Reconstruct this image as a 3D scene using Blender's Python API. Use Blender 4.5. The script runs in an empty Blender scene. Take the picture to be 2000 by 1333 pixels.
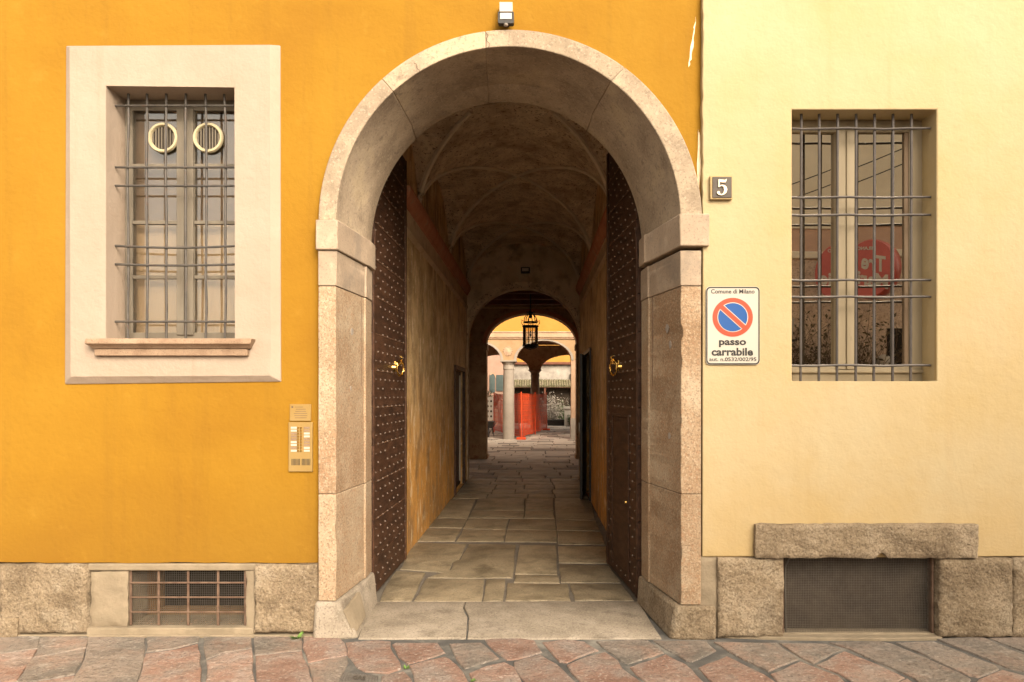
import bpy, bmesh, math, random
from mathutils import Vector, noise
from mathutils.geometry import tessellate_polygon
random.seed(7)
R = math.radians
scn = bpy.context.scene
C = scn.collection

# ---------------------------------------------------------------- camera, world, sun, exposure
D = 5.128; F = 1333.3; CX = 1045.0; CY = 770.0; EYE = 1.815
cam_d = bpy.data.cameras.new('camera'); cam = bpy.data.objects.new('camera', cam_d); C.objects.link(cam)
cam.location = (0, -D, EYE); cam.rotation_euler = (R(90), 0, 0)
cam_d.sensor_width = 36; cam_d.lens = 24.0
cam_d.shift_x = -0.0225; cam_d.shift_y = 0.05175; cam_d.clip_start = 0.05; cam_d.clip_end = 500
scn.camera = cam
SUN_EL, SUN_AZ = R(32), R(152)          # azimuth measured from +Y towards +X
w = bpy.data.worlds.new('World'); scn.world = w; w.use_nodes = True
wn = w.node_tree; wn.nodes.clear()
sky = wn.nodes.new('ShaderNodeTexSky'); sky.sky_type = 'NISHITA'; sky.sun_disc = False
sky.sun_elevation = SUN_EL; sky.sun_rotation = SUN_AZ; sky.dust_density = 4; sky.air_density = 1.0
hsv = wn.nodes.new('ShaderNodeHueSaturation'); hsv.inputs['Saturation'].default_value = 0.25
tint = wn.nodes.new('ShaderNodeMix'); tint.data_type = 'RGBA'; tint.blend_type = 'MULTIPLY'
tint.inputs[0].default_value = 1.0; tint.inputs[7].default_value = (1.0, 0.90, 0.76, 1)
bg = wn.nodes.new('ShaderNodeBackground'); bg.inputs['Strength'].default_value = 0.15
wo = wn.nodes.new('ShaderNodeOutputWorld')
wn.links.new(sky.outputs[0], hsv.inputs['Color']); wn.links.new(hsv.outputs[0], tint.inputs[6])
wn.links.new(tint.outputs[2], bg.inputs['Color']); wn.links.new(bg.outputs[0], wo.inputs[0])
sd = bpy.data.lights.new('sun', 'SUN'); sd.energy = 1.5; sd.angle = R(38); sd.color = (1.0, 0.89, 0.74)
sun = bpy.data.objects.new('sun', sd); C.objects.link(sun)
sdir = Vector((math.sin(SUN_AZ)*math.cos(SUN_EL), math.cos(SUN_AZ)*math.cos(SUN_EL), math.sin(SUN_EL)))
sun.rotation_euler = sdir.to_track_quat('Z', 'Y').to_euler()
scn.view_settings.view_transform = 'Standard'; scn.view_settings.look = 'None'
scn.view_settings.exposure = 1.62; scn.view_settings.gamma = 1
try:
    scn.cycles.max_bounces = 14; scn.cycles.diffuse_bounces = 12; scn.cycles.use_denoising = True
except Exception: pass

# ---------------------------------------------------------------- helpers
def px(x, d=D): return (x-CX)*d/F           # horizontal place of a picture column on a plane d metres off
def pz(y, d=D): return EYE-(y-CY)*d/F
def py(d): return d-D
def gnd(x, y, z=0.0):
    d = F*(EYE-z)/(y-CY); return ((x-CX)*d/F, d-D)

def mk(name, cols, scale=3.0, rough=.85, bump=.3, bscale=40., bdist=.01, speck=None, grime=None, rnd=0, metal=0,
       stretch=(1, 1, 1), detail=6, spec=.3, tile=None):
    m = bpy.data.materials.new(name); m.use_nodes = True; nt = m.node_tree; N = nt.nodes; L = nt.links
    b = N['Principled BSDF']; b.inputs['Roughness'].default_value = rough; b.inputs['Metallic'].default_value = metal
    b.inputs['Specular IOR Level'].default_value = spec
    tc = N.new('ShaderNodeTexCoord'); mp = N.new('ShaderNodeMapping'); mp.inputs['Scale'].default_value = stretch
    L.new(tc.outputs['Object'], mp.inputs['Vector'])
    vec = mp.outputs[0]
    oi = None
    if rnd:
        oi = N.new('ShaderNodeObjectInfo'); ad = N.new('ShaderNodeVectorMath'); ad.operation = 'ADD'
        ml = N.new('ShaderNodeMath'); ml.operation = 'MULTIPLY'; ml.inputs[1].default_value = 37
        L.new(oi.outputs['Random'], ml.inputs[0]); L.new(vec, ad.inputs[0]); L.new(ml.outputs[0], ad.inputs[1]); vec = ad.outputs[0]
    def nz(s, det=detail, r=.6):
        n = N.new('ShaderNodeTexNoise'); n.inputs['Scale'].default_value = s; n.inputs['Detail'].default_value = det
        n.inputs['Roughness'].default_value = r; L.new(vec, n.inputs['Vector']); return n.outputs[0]
    def ramp(f, stops):
        r = N.new('ShaderNodeValToRGB'); L.new(f, r.inputs[0]); e = r.color_ramp.elements
        e[0].position, e[0].color = stops[0][0], (*stops[0][1], 1)
        e[1].position, e[1].color = stops[-1][0], (*stops[-1][1], 1)
        for p, c in stops[1:-1]:
            q = e.new(p); q.color = (*c, 1)
        return r.outputs[0]
    def mix(f, a, c, mode='MIX'):
        x = N.new('ShaderNodeMix'); x.data_type = 'RGBA'; x.blend_type = mode
        if isinstance(f, (int, float)): x.inputs[0].default_value = f
        else: L.new(f, x.inputs[0])
        L.new(a, x.inputs[6])
        if isinstance(c, tuple): x.inputs[7].default_value = (*c, 1)
        else: L.new(c, x.inputs[7])
        return x.outputs[2]
    col = ramp(nz(scale), [(.35+.3*i/(max(1, len(cols)-1)), c) for i, c in enumerate(cols)]) if len(cols) > 1 else ramp(nz(scale), [(0, cols[0]), (1, cols[0])])
    if tile:   # height-based layers: (z0, z1, colour, amount) strongest low down, fading upwards, blurred by noise
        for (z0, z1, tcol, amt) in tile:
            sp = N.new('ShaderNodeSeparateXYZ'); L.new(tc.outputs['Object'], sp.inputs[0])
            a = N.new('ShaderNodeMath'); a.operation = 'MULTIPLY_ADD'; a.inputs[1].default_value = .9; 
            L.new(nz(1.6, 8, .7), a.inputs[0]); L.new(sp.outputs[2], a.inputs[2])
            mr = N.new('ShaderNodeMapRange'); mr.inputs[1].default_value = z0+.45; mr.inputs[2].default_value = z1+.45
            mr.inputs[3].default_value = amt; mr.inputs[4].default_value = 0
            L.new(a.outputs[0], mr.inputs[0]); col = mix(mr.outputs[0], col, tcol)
    for g in (grime or []):
        gc, gs, lo, hi, amt = g[:5]
        if len(g) > 5:
            mp2 = N.new('ShaderNodeMapping'); mp2.inputs['Scale'].default_value = g[5]; L.new(tc.outputs['Object'], mp2.inputs['Vector'])
            n = N.new('ShaderNodeTexNoise'); n.inputs['Scale'].default_value = gs; n.inputs['Detail'].default_value = 8
            n.inputs['Roughness'].default_value = .65; L.new(mp2.outputs[0], n.inputs['Vector']); f = n.outputs[0]
        else: f = nz(gs, 8, .65)
        f = ramp(f, [(lo, (0, 0, 0)), (hi, (amt, amt, amt))]); col = mix(f, col, gc)
    for sc_, ss, lo, hi, amt in (speck or []):
        f = ramp(nz(ss, 3, .5), [(lo, (0, 0, 0)), (hi, (amt, amt, amt))]); col = mix(f, col, sc_)
    if rnd:
        h = N.new('ShaderNodeHueSaturation'); mr = N.new('ShaderNodeMapRange'); mr.inputs[3].default_value = 1-rnd; mr.inputs[4].default_value = 1+rnd
        L.new(oi.outputs['Random'], mr.inputs[0]); L.new(mr.outputs[0], h.inputs['Value']); L.new(col, h.inputs['Color']); col = h.outputs[0]
    L.new(col, b.inputs['Base Color'])
    if bump:
        bp = N.new('ShaderNodeBump'); bp.inputs['Strength'].default_value = bump; bp.inputs['Distance'].default_value = bdist
        ad = N.new('ShaderNodeMath'); ad.operation = 'MULTIPLY_ADD'; ad.inputs[1].default_value = 3.0
        L.new(nz(bscale*.12, 4), ad.inputs[0]); L.new(nz(bscale, 6, .7), ad.inputs[2])
        L.new(ad.outputs[0], bp.inputs['Height']); L.new(bp.outputs[0], b.inputs['Normal'])
    return m

def glass_mat(name, refl, tintc=(.9, .9, .88), rough=.01, through=(.6, .57, .5)):
    m = bpy.data.materials.new(name); m.use_nodes = True; nt = m.node_tree; nt.nodes.clear(); N = nt.nodes
    o = N.new('ShaderNodeOutputMaterial'); g = N.new('ShaderNodeBsdfGlossy'); g.inputs['Color'].default_value = (*tintc, 1)
    g.inputs['Roughness'].default_value = rough
    t = N.new('ShaderNodeBsdfTransparent'); t.inputs['Color'].default_value = (*through, 1)
    mx = N.new('ShaderNodeMixShader'); fr = N.new('ShaderNodeFresnel'); fr.inputs[0].default_value = 1.5
    a = N.new('ShaderNodeMath'); a.operation = 'ADD'; a.inputs[1].default_value = refl; a.use_clamp = True
    nt.links.new(fr.outputs[0], a.inputs[0]); nt.links.new(a.outputs[0], mx.inputs[0])
    nt.links.new(t.outputs[0], mx.inputs[1]); nt.links.new(g.outputs[0], mx.inputs[2]); nt.links.new(mx.outputs[0], o.inputs[0])
    return m

M = {}
M['orange'] = mk('orange_plaster', [(0.229, 0.107, 0.00419), (0.25, 0.122, 0.00515), (0.264, 0.134, 0.00735)], .7, .9, .38, 26, .012,
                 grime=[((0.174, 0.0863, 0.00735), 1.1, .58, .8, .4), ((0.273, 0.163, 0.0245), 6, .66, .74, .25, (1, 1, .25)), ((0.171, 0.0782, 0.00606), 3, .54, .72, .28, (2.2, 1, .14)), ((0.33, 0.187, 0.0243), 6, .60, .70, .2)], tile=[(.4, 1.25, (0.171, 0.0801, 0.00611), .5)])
M['yellow'] = mk('yellow_plaster', [(0.387, 0.288, 0.14), (0.397, 0.306, 0.167), (0.401, 0.323, 0.189)], .8, .9, .38, 24, .012,
                 grime=[((0.313, 0.208, 0.0836), 3, .56, .74, .20, (2.2, 1, .14)), ((0.381, 0.268, 0.109), 1.3, .55, .78, .45)], tile=[(.4, 1.3, (0.369, 0.242, 0.092), .5)])
M['white'] = mk('white_plaster', [(0.294, 0.226, 0.167), (0.321, 0.252, 0.192)], 2.0, .88, .6, 26, .008,
                grime=[((0.218, 0.148, 0.0847), 4, .55, .74, .25, (2.5, 1, .15)), ((0.232, 0.168, 0.114), 3, .6, .8, .3)])
M['sill'] = mk('pink_sill_stone', [(0.198, 0.124, 0.0756), (0.245, 0.162, 0.102), (0.283, 0.197, 0.128)], 6, .8, .5, 90, .005, speck=[((0.104, 0.0599, 0.0339), 120, .55, .7, .7)])
M['archstone'] = mk('arch_stone', [(0.261, 0.199, 0.132), (0.326, 0.25, 0.17), (0.375, 0.297, 0.205)], 2.6, .82, .6, 40, .006,
                    grime=[((0.191, 0.142, 0.096), 3.5, .50, .62, .55), ((0.424, 0.323, 0.199), 2.6, .54, .64, .55), ((0.155, 0.115, 0.0802), 11, .58, .66, .5)], speck=[((0.141, 0.102, 0.0706), 60, .55, .66, .45), ((0.438, 0.357, 0.257), 45, .58, .66, .4)], rnd=.07)
M['capstone'] = mk('impost_stone', [(0.285, 0.214, 0.148), (0.353, 0.267, 0.187)], 3, .8, .5, 50, .004, grime=[((0.207, 0.165, 0.124), 3.5, .48, .62, .65), ((0.43, 0.339, 0.241), 6, .55, .64, .4)], speck=[((0.172, 0.125, 0.0857), 70, .55, .66, .45)], rnd=.06)
M['granite'] = mk('pink_granite', [(0.271, 0.174, 0.0981), (0.324, 0.227, 0.139), (0.351, 0.27, 0.179)], 1.8, .8, .7, 55, .006,
                  grime=[((0.223, 0.135, 0.0717), 1.6, .50, .64, .6), ((0.405, 0.329, 0.227), 2.3, .54, .66, .5)],
                  speck=[((0.115, 0.0724, 0.0447), 75, .51, .62, .5), ((0.473, 0.382, 0.263), 60, .53, .64, .4), ((0.298, 0.152, 0.0776), 35, .56, .64, .4)], rnd=.06)
M['plinth'] = mk('rough_plinth_stone', [(0.174, 0.126, 0.0764), (0.245, 0.182, 0.113), (0.303, 0.233, 0.153)], 3.0, .9, 1.0, 32, .022,
                 grime=[((0.335, 0.276, 0.196), 2.4, .52, .64, .6), ((0.109, 0.0753, 0.0458), 3.2, .54, .68, .65)], speck=[((0.0772, 0.0515, 0.0306), 62, .50, .62, .5), ((0.374, 0.301, 0.207), 52, .54, .64, .38)], rnd=.08)
M['cement'] = mk('cement', [(0.205, 0.16, 0.105), (0.264, 0.208, 0.138)], 5, .92, .6, 50, .008, grime=[((0.147, 0.112, 0.0728), 6, .55, .75, .6)])
M['mortar'] = mk('dark_joint_filler', [(.065, .062, .057), (.10, .093, .083), (.22, .20, .165)], 3.0, .95, .7, 60, .006)
M['porphyry'] = mk('red_porphyry', [(0.219, 0.126, 0.089), (0.268, 0.166, 0.122), (0.251, 0.191, 0.15)], 3.5, .72, 1.0, 26, .02,
                   grime=[((0.268, 0.223, 0.187), 4, .48, .66, .8), ((0.122, 0.089, 0.073), 7, .58, .72, .6)], speck=[((0.405, 0.34, 0.284), 45, .58, .66, .6), ((0.0967, 0.0687, 0.0567), 60, .56, .66, .6)], rnd=.14, spec=.4)
M['greystone'] = mk('grey_paving_stone', [(0.155, 0.134, 0.11), (0.217, 0.178, 0.143), (0.253, 0.198, 0.155)], 3.5, .68, 1.0, 22, .025,
                    grime=[((0.277, 0.174, 0.125), 3, .50, .66, .7), ((0.342, 0.3, 0.249), 9, .58, .68, .7)], speck=[((0.0815, 0.0674, 0.0529), 50, .55, .66, .6), ((0.391, 0.339, 0.279), 40, .6, .68, .5)], rnd=.12, spec=.45)
M['threshold'] = mk('threshold_stone', [(0.21, 0.172, 0.126), (0.281, 0.232, 0.172), (0.334, 0.278, 0.213)], 2.6, .75, .6, 50, .006, grime=[((0.122, 0.0969, 0.0694), 3, .54, .66, .65), ((0.386, 0.328, 0.254), 5, .55, .66, .4)], speck=[((0.122, 0.0927, 0.0654), 70, .54, .64, .55), ((0.404, 0.346, 0.27), 60, .56, .66, .4)])
M['slab'] = mk('passage_slab', [(0.163, 0.128, 0.0786), (0.229, 0.18, 0.113), (0.281, 0.221, 0.14)], 2.5, .55, .9, 26, .014,
               grime=[((0.0887, 0.0663, 0.0376), 3, .50, .64, .7), ((0.296, 0.243, 0.157), 8, .56, .66, .4)], speck=[((0.0813, 0.0626, 0.0376), 55, .55, .65, .5)], rnd=.13, spec=.45)
M['slabjoint'] = mk('slab_joint', [(0.096, 0.078, 0.06), (0.15, 0.126, 0.096)], 6, .95, .5, 60, .005)
M['pwall'] = mk('aged_ochre_plaster', [(.44, .29, .13), (.58, .40, .19), (.70, .50, .26)], 2.6, .62, .9, 30, .02,
                tile=[(.9, 2.1, (.66, .31, .055), .85)],
                grime=[((.24, .14, .06), 2.2, .48, .62, .75, (1, 1, .5)), ((.30, .17, .07), 7, .54, .64, .6, (1, 1, .4)), ((.84, .68, .44), 5, .575, .625, .7, (1, 1, .35)), ((.86, .72, .50), 14, .60, .64, .6, (1, 1, .5))])
M['vault'] = mk('old_vault_plaster', [(0.488, 0.371, 0.242), (0.636, 0.494, 0.33), (0.742, 0.597, 0.407)], 3.0, .95, 1.0, 16, .05,
                grime=[((0.318, 0.216, 0.131), 2.2, .48, .64, .7), ((0.784, 0.639, 0.446), 7, .55, .63, .5), ((0.276, 0.185, 0.107), 13, .57, .64, .55)], speck=[((0.148, 0.0927, 0.0582), 30, .60, .66, .8)])
M['groin'] = mk('groin_light_edge', [(0.54, 0.444, 0.318), (0.636, 0.53, 0.385)], 4, .95, .8, 22, .02)  # pale tone: light along the vault creases put into the colour
M['cornice'] = mk('ochre_cornice', [(.46, .33, .19), (.55, .40, .25)], 4, .85, .5, 40, .006, grime=[((.2, .13, .08), 5, .5, .7, .6)])
M['redcornice'] = mk('red_cornice', [(.40, .14, .07), (.48, .21, .11)], 5, .85, .5, 40, .006, grime=[((.35, .25, .15), 6, .55, .7, .7)])
M['lunette'] = mk('stained_lunette_plaster', [(0.441, 0.336, 0.21), (0.609, 0.473, 0.315)], 1.6, .95, .8, 25, .02,
                  grime=[((0.179, 0.126, 0.0735), 1.9, .50, .66, .85), ((0.42, 0.21, 0.116), 3, .58, .72, .6)])
M['doorwood'] = mk('dark_brown_gate_wood', [(.030, .013, .006), (.052, .022, .010), (.075, .034, .017)], 4, .6, .5, 40, .004, stretch=(1, 1, 4),
                   grime=[((.22, .12, .07), 9, .66, .74, .6)], rnd=.12, spec=.3)
M['scratch'] = mk('worn_board_edge', [(0.091, 0.0455, 0.0245), (0.182, 0.098, 0.0525)], 8, .7, .3)
M['stud'] = mk('iron_stud', [(0.168, 0.126, 0.096), (0.252, 0.198, 0.156)], 9, .45, 0, metal=.5, spec=.6)
M['brass'] = mk('polished_brass', [(0.6, 0.375, 0.105)], 5, .22, 0, metal=1.0)
M['iron'] = mk('grey_painted_iron', [(0.0578, 0.0501, 0.0426), (0.0824, 0.0717, 0.0607)], 14, .6, .4, 80, .003, grime=[((0.0909, 0.0456, 0.0244), 18, .58, .7, .7)], metal=.2)
M['iron2'] = mk('slate_painted_iron', [(0.0614, 0.0518, 0.0459), (0.0806, 0.0675, 0.0585)], 12, .5, .3, 80, .003, metal=.2)
M['rust'] = mk('rusty_iron', [(0.105, 0.062, 0.0403), (0.174, 0.112, 0.0744)], 16, .8, .5, 80, .003, metal=.2)
M['black'] = mk('black_metal', [(.018, .015, .013), (.03, .026, .022)], 8, .45, .1)
M['frame1'] = mk('weathered_window_wood', [(0.116, 0.0957, 0.0702), (0.168, 0.141, 0.104)], 5, .8, .5, 60, .004, stretch=(1, 1, .15), grime=[((0.0581, 0.0451, 0.0312), 8, .6, .75, .6)])
M['frame2'] = mk('grey_green_window_wood', [(0.217, 0.172, 0.105), (0.262, 0.207, 0.127)], 4, .6, .3, 50, .003, stretch=(1, 1, .15), grime=[((0.131, 0.101, 0.0588), 12, .66, .72, .6)])
M['curtain'] = mk('cream_curtain', [(0.363, 0.265, 0.157), (0.403, 0.304, 0.188)], 2.5, .95, .3, 10, .02, stretch=(4, 1, .3))
M['brownblind'] = mk('brown_blind', [(0.149, 0.099, 0.0594), (0.188, 0.134, 0.0842)], 2.2, .8, .2, 10, .01)
M['dark'] = mk('dark_interior', [(.02, .014, .009)], 3, .95, 0)
M['vent'] = mk('cream_plastic', [(0.422, 0.359, 0.222)], 3, .5, 0)
M['mesh'] = mk('galvanised_wire', [(0.0945, 0.0818, 0.0662), (0.126, 0.11, 0.0915)], 20, .55, 0, metal=.4)
M['meshback'] = mk('dusty_board_and_shade', [(0.034, 0.0232, 0.0152), (0.06, 0.0432, 0.028)], 4, .9, .4, 30, .01, grime=[((0.096, 0.076, 0.056), 3, .58, .75, .5)])  # screen backing; its dark tone also serves as shade under the garden roof
M['plaque'] = mk('brass_plate', [(0.272, 0.167, 0.0477), (0.302, 0.197, 0.0676)], 3, .5, 0, metal=.15)
M['signwhite'] = mk('white_enamel', [(0.43, 0.385, 0.321)], 3, .35, 0)
M['signblack'] = mk('black_paint', [(.025, .022, .02)], 3, .5, 0)
M['signred'] = mk('red_paint', [(0.468, 0.051, 0.018)], 3, .4, 0)
M['signblue'] = mk('blue_paint', [(0.006, 0.065, 0.24)], 3, .4, 0)
M['numplate'] = mk('dark_slate_tile', [(0.05, 0.035, 0.0225), (0.07, 0.05, 0.035)], 8, .5, .1)
M['marble'] = mk('cream_numeral', [(.80, .66, .48)], 8, .5, .1)
M['lampglass'] = mk('lamp_glass', [(.55, .45, .36)], 8, .12, 0, spec=.8)
M['yard'] = mk('yard_paving', [(0.352, 0.293, 0.235), (0.459, 0.391, 0.313)], 2.5, .75, .5, 30, .01, grime=[((0.244, 0.196, 0.147), 3, .55, .72, .5)], rnd=.08)
M['yardyellow'] = mk('courtyard_yellow_plaster', [(0.351, 0.159, 0.0272), (0.392, 0.185, 0.0363)], 1.2, .9, .2, 30, .01)
M['cream'] = mk('cream_arcade_plaster', [(0.275, 0.169, 0.0829), (0.319, 0.206, 0.11)], 3, .9, .3, 30, .01, grime=[((0.213, 0.105, 0.049), 4, .58, .75, .5)])
M['pinkband'] = mk('pinkish_cornice_stone', [(0.34, 0.211, 0.129), (0.408, 0.265, 0.17)], 4, .9, .3, 30, .01)
M['colstone'] = mk('pale_column_granite', [(0.232, 0.192, 0.151), (0.283, 0.237, 0.186)], 3, .8, .3, 60, .005, grime=[((0.182, 0.141, 0.101), 2, .55, .75, .4)])
M['darkcol'] = mk('brown_column_granite', [(.20, .135, .09), (.28, .19, .125)], 3, .8, .3, 60, .005)
M['portico'] = mk('dark_frescoed_plaster', [(.26, .16, .085), (.34, .22, .12), (.40, .27, .15)], 4, .9, .4, 30, .01, grime=[((.20, .07, .035), 6, .55, .66, .7)])
M['woodceil'] = mk('dark_red_ceiling_wood', [(.10, .035, .018), (.15, .055, .03)], 4, .8, .3, 30, .01, stretch=(1, 5, 1))
M['greywall'] = mk('mottled_grey_plaster', [(0.177, 0.15, 0.122), (0.272, 0.238, 0.197), (0.354, 0.313, 0.258)], 1.1, .95, .5, 20, .02, grime=[((0.109, 0.0884, 0.068), 1.6, .54, .68, .7)])
M['moss'] = mk('mossy_roof_tile', [(0.093, 0.087, 0.0385), (0.149, 0.128, 0.07), (0.205, 0.157, 0.105)], 5, .95, .6, 30, .02)
M['pink'] = mk('pink_house_plaster', [(0.296, 0.172, 0.119), (0.334, 0.209, 0.152)], 2, .9, .2, 20, .01)
M['shutter'] = mk('green_grey_shutter', [(.05, .07, .065), (.075, .095, .085)], 4, .6, 0)
M['net'] = mk('orange_safety_net', [(0.595, 0.0522, 0.0104), (0.653, 0.0802, 0.0175)], 6, .6, 0)
M['leaf'] = mk('dark_leaf', [(.035, .055, .018), (.07, .10, .03)], 6, .6, 0, rnd=.2)
M['weed'] = mk('weed_leaf', [(.09, .17, .03), (.16, .25, .06)], 20, .6, 0)
M['drygrey'] = mk('pale_twig', [(0.252, 0.217, 0.175), (0.322, 0.28, 0.231)], 8, .9, 0)
M['shopred'] = mk('faded_red_enamel', [(0.36, 0.054, 0.036), (0.432, 0.072, 0.048)], 3, .35, 0, spec=.5)
M['twigleaf'] = mk('dry_brown_leaf', [(.07, .055, .03), (.12, .09, .05)], 8, .8, 0)
M['twig'] = mk('brown_twig', [(.11, .075, .05)], 8, .9, 0)
M['oppwall'] = mk('opposite_cream_plaster', [(0.595, 0.51, 0.383), (0.663, 0.578, 0.442)], 1.2, .9, .2, 20, .01)
M['oppmid'] = mk('opposite_rose_plaster', [(.42, .27, .19), (.50, .33, .24)], 1.2, .9, .2, 20, .01)
M['oppstone'] = mk('opposite_rough_stone', [(.40, .29, .21), (.62, .47, .35)], 9, .9, .8, 25, .02, speck=[((.16, .11, .08), 25, .55, .65, .6)])
M['gas'] = mk('cast_iron_cover', [(.13, .115, .10), (.20, .18, .155)], 12, .6, .3, 80, .003, metal=.3)
M['stain'] = mk('grey_spot', [(.26, .22, .18), (.33, .28, .23)], 20, .9, 0)
M['scuff'] = mk('bare_plaster_scuff', [(.80, .62, .38), (.88, .74, .52)], 20, .9, .3, 60, .003)
M['glass1'] = glass_mat('old_window_glass', .04, through=(.93, .91, .88))
M['glass2'] = glass_mat('clean_window_glass', .60, tintc=(.95, .88, .76), through=(.4, .37, .3))
M['lantglass'] = glass_mat('lantern_glass', .02, through=(.80, .76, .68))

def setp(o, label=None, cat=None, group=None, kind=None):
    if label: o['label'] = label
    if cat: o['category'] = cat
    if group: o['group'] = group
    if kind: o['kind'] = kind
    return o
def thing(name, label, cat, loc=(0, 0, 0), group=None):
    o = bpy.data.objects.new(name, None); C.objects.link(o); o.location = loc; o.empty_display_size = .1
    return setp(o, label, cat, group)
def wloc(o):
    v = Vector((0, 0, 0))
    while o is not None: v += o.location; o = o.parent
    return v

class MB:
    def __init__(s): s.v = []; s.f = []
    def add(s, vs, fs):
        n = len(s.v); s.v += [tuple(v) for v in vs]; s.f += [tuple(i+n for i in f) for f in fs]; return s
    def box(s, x0, x1, y0, y1, z0, z1):
        return s.add([(x0, y0, z0), (x1, y0, z0), (x1, y1, z0), (x0, y1, z0), (x0, y0, z1), (x1, y0, z1), (x1, y1, z1), (x0, y1, z1)],
                     [(0, 3, 2, 1), (4, 5, 6, 7), (0, 1, 5, 4), (1, 2, 6, 5), (2, 3, 7, 6), (3, 0, 4, 7)])
    def slab(s, outer, holes, fn, a, b):
        """flat shape (u,v) with holes, given thickness from a to b through fn(u,v,t)"""
        loops = [outer]+list(holes); flat = [p for l in loops for p in l]
        tri = tessellate_polygon([[Vector((p[0], p[1], 0)) for p in l] for l in loops])
        n = len(flat); vs = [fn(p[0], p[1], a) for p in flat]+[fn(p[0], p[1], b) for p in flat]
        fs = [tuple(t) for t in tri]+[tuple(i+n for i in reversed(t)) for t in tri]
        k = 0
        for l in loops:
            m = len(l)
            for i in range(m):
                j = (i+1) % m; fs.append((k+i, k+j, n+k+j, n+k+i))
            k += m
        return s.add(vs, fs)
    def loft(s, rings, close=True, caps=True):
        n = len(rings[0]); vs = [p for r in rings for p in r]; fs = []
        for i in range(len(rings)-1):
            for j in range(n if close else n-1):
                k = (j+1) % n; fs.append((i*n+j, i*n+k, (i+1)*n+k, (i+1)*n+j))
        if caps: fs += [tuple(range(n)), tuple((len(rings)-1)*n+j for j in reversed(range(n)))]
        return s.add(vs, fs)
    def tube(s, pts, r, n=8, caps=True):
        pts = [Vector(p) for p in pts]; rings = []
        for i, p in enumerate(pts):
            t = (pts[min(i+1, len(pts)-1)]-pts[max(i-1, 0)]).normalized()
            a = t.cross(Vector((0, 0, 1)) if abs(t.z) < .9 else Vector((1, 0, 0))).normalized(); b = t.cross(a)
            rr = r[i] if isinstance(r, (list, tuple)) else r
            rings.append([p+a*rr*math.cos(2*math.pi*k/n)+b*rr*math.sin(2*math.pi*k/n) for k in range(n)])
        return s.loft(rings, True, caps)
    def lathe(s, cx, cy, prof, n=24):
        return s.loft([[(cx+r*math.cos(2*math.pi*k/n), cy+r*math.sin(2*math.pi*k/n), z) for k in range(n)] for r, z in prof])
    def torus(s, c, R0, r0, axis='y', n=24, m=8):
        vs, fs = [], []
        for i in range(n):
            a = 2*math.pi*i/n
            for j in range(m):
                b = 2*math.pi*j/m; q = R0+r0*math.cos(b); u, v, w_ = q*math.cos(a), q*math.sin(a), r0*math.sin(b)
                vs.append((c[0]+u, c[1]+w_, c[2]+v) if axis == 'y' else ((c[0]+w_, c[1]+u, c[2]+v) if axis == 'x' else (c[0]+u, c[1]+v, c[2]+w_)))
        for i in range(n):
            for j in range(m): fs.append((i*m+j, ((i+1) % n)*m+j, ((i+1) % n)*m+(j+1) % m, i*m+(j+1) % m))
        return s.add(vs, fs)
    def build(s, name, mat, parent=None, smooth=False, bevel=0, seg=2, kind=None, label=None, sharp=35):
        o0 = wloc(parent) if parent else Vector((0, 0, 0))
        me = bpy.data.meshes.new(name); me.from_pydata([Vector(v)-o0 for v in s.v], [], s.f); me.validate(); me.update()
        bm = bmesh.new(); bm.from_mesh(me); bmesh.ops.recalc_face_normals(bm, faces=bm.faces); bm.to_mesh(me); bm.free()
        me.materials.append(M[mat]); o = bpy.data.objects.new(name, me); C.objects.link(o)
        if parent: o.parent = parent
        if smooth or bevel:
            for p in me.polygons: p.use_smooth = True
            me.set_sharp_from_angle(angle=R(sharp))
        if bevel:
            b = o.modifiers.new('bevel', 'BEVEL'); b.width = bevel; b.segments = seg; b.limit_method = 'ANGLE'; b.angle_limit = R(40); b.harden_normals = False
        if kind: o['kind'] = kind
        if label: o['label'] = label
        return o
FY = lambda u, v, t: (u, t, v)      # wall facing the street
FX = lambda u, v, t: (t, u, v)      # wall running into the depth
FZ = lambda u, v, t: (u, v, t)
def arc(xc, hw, z0, rise, n=28, a0=0, a1=180):
    return [(xc+hw*math.cos(R(a0+(a1-a0)*i/n)), z0+rise*math.sin(R(a0+(a1-a0)*i/n))) for i in range(n+1)]
def rect(x0, x1, z0, z1): return [(x0, z0), (x1, z0), (x1, z1), (x0, z1)]
def rrect(x0, x1, z0, z1, r, n=5):
    p = []
    for cx, cz, a in ((x1-r, z0+r, -90), (x1-r, z1-r, 0), (x0+r, z1-r, 90), (x0+r, z0+r, 180)):
        p += [(cx+r*math.cos(R(a+90*i/n)), cz+r*math.sin(R(a+90*i/n))) for i in range(n+1)]
    return p
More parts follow.
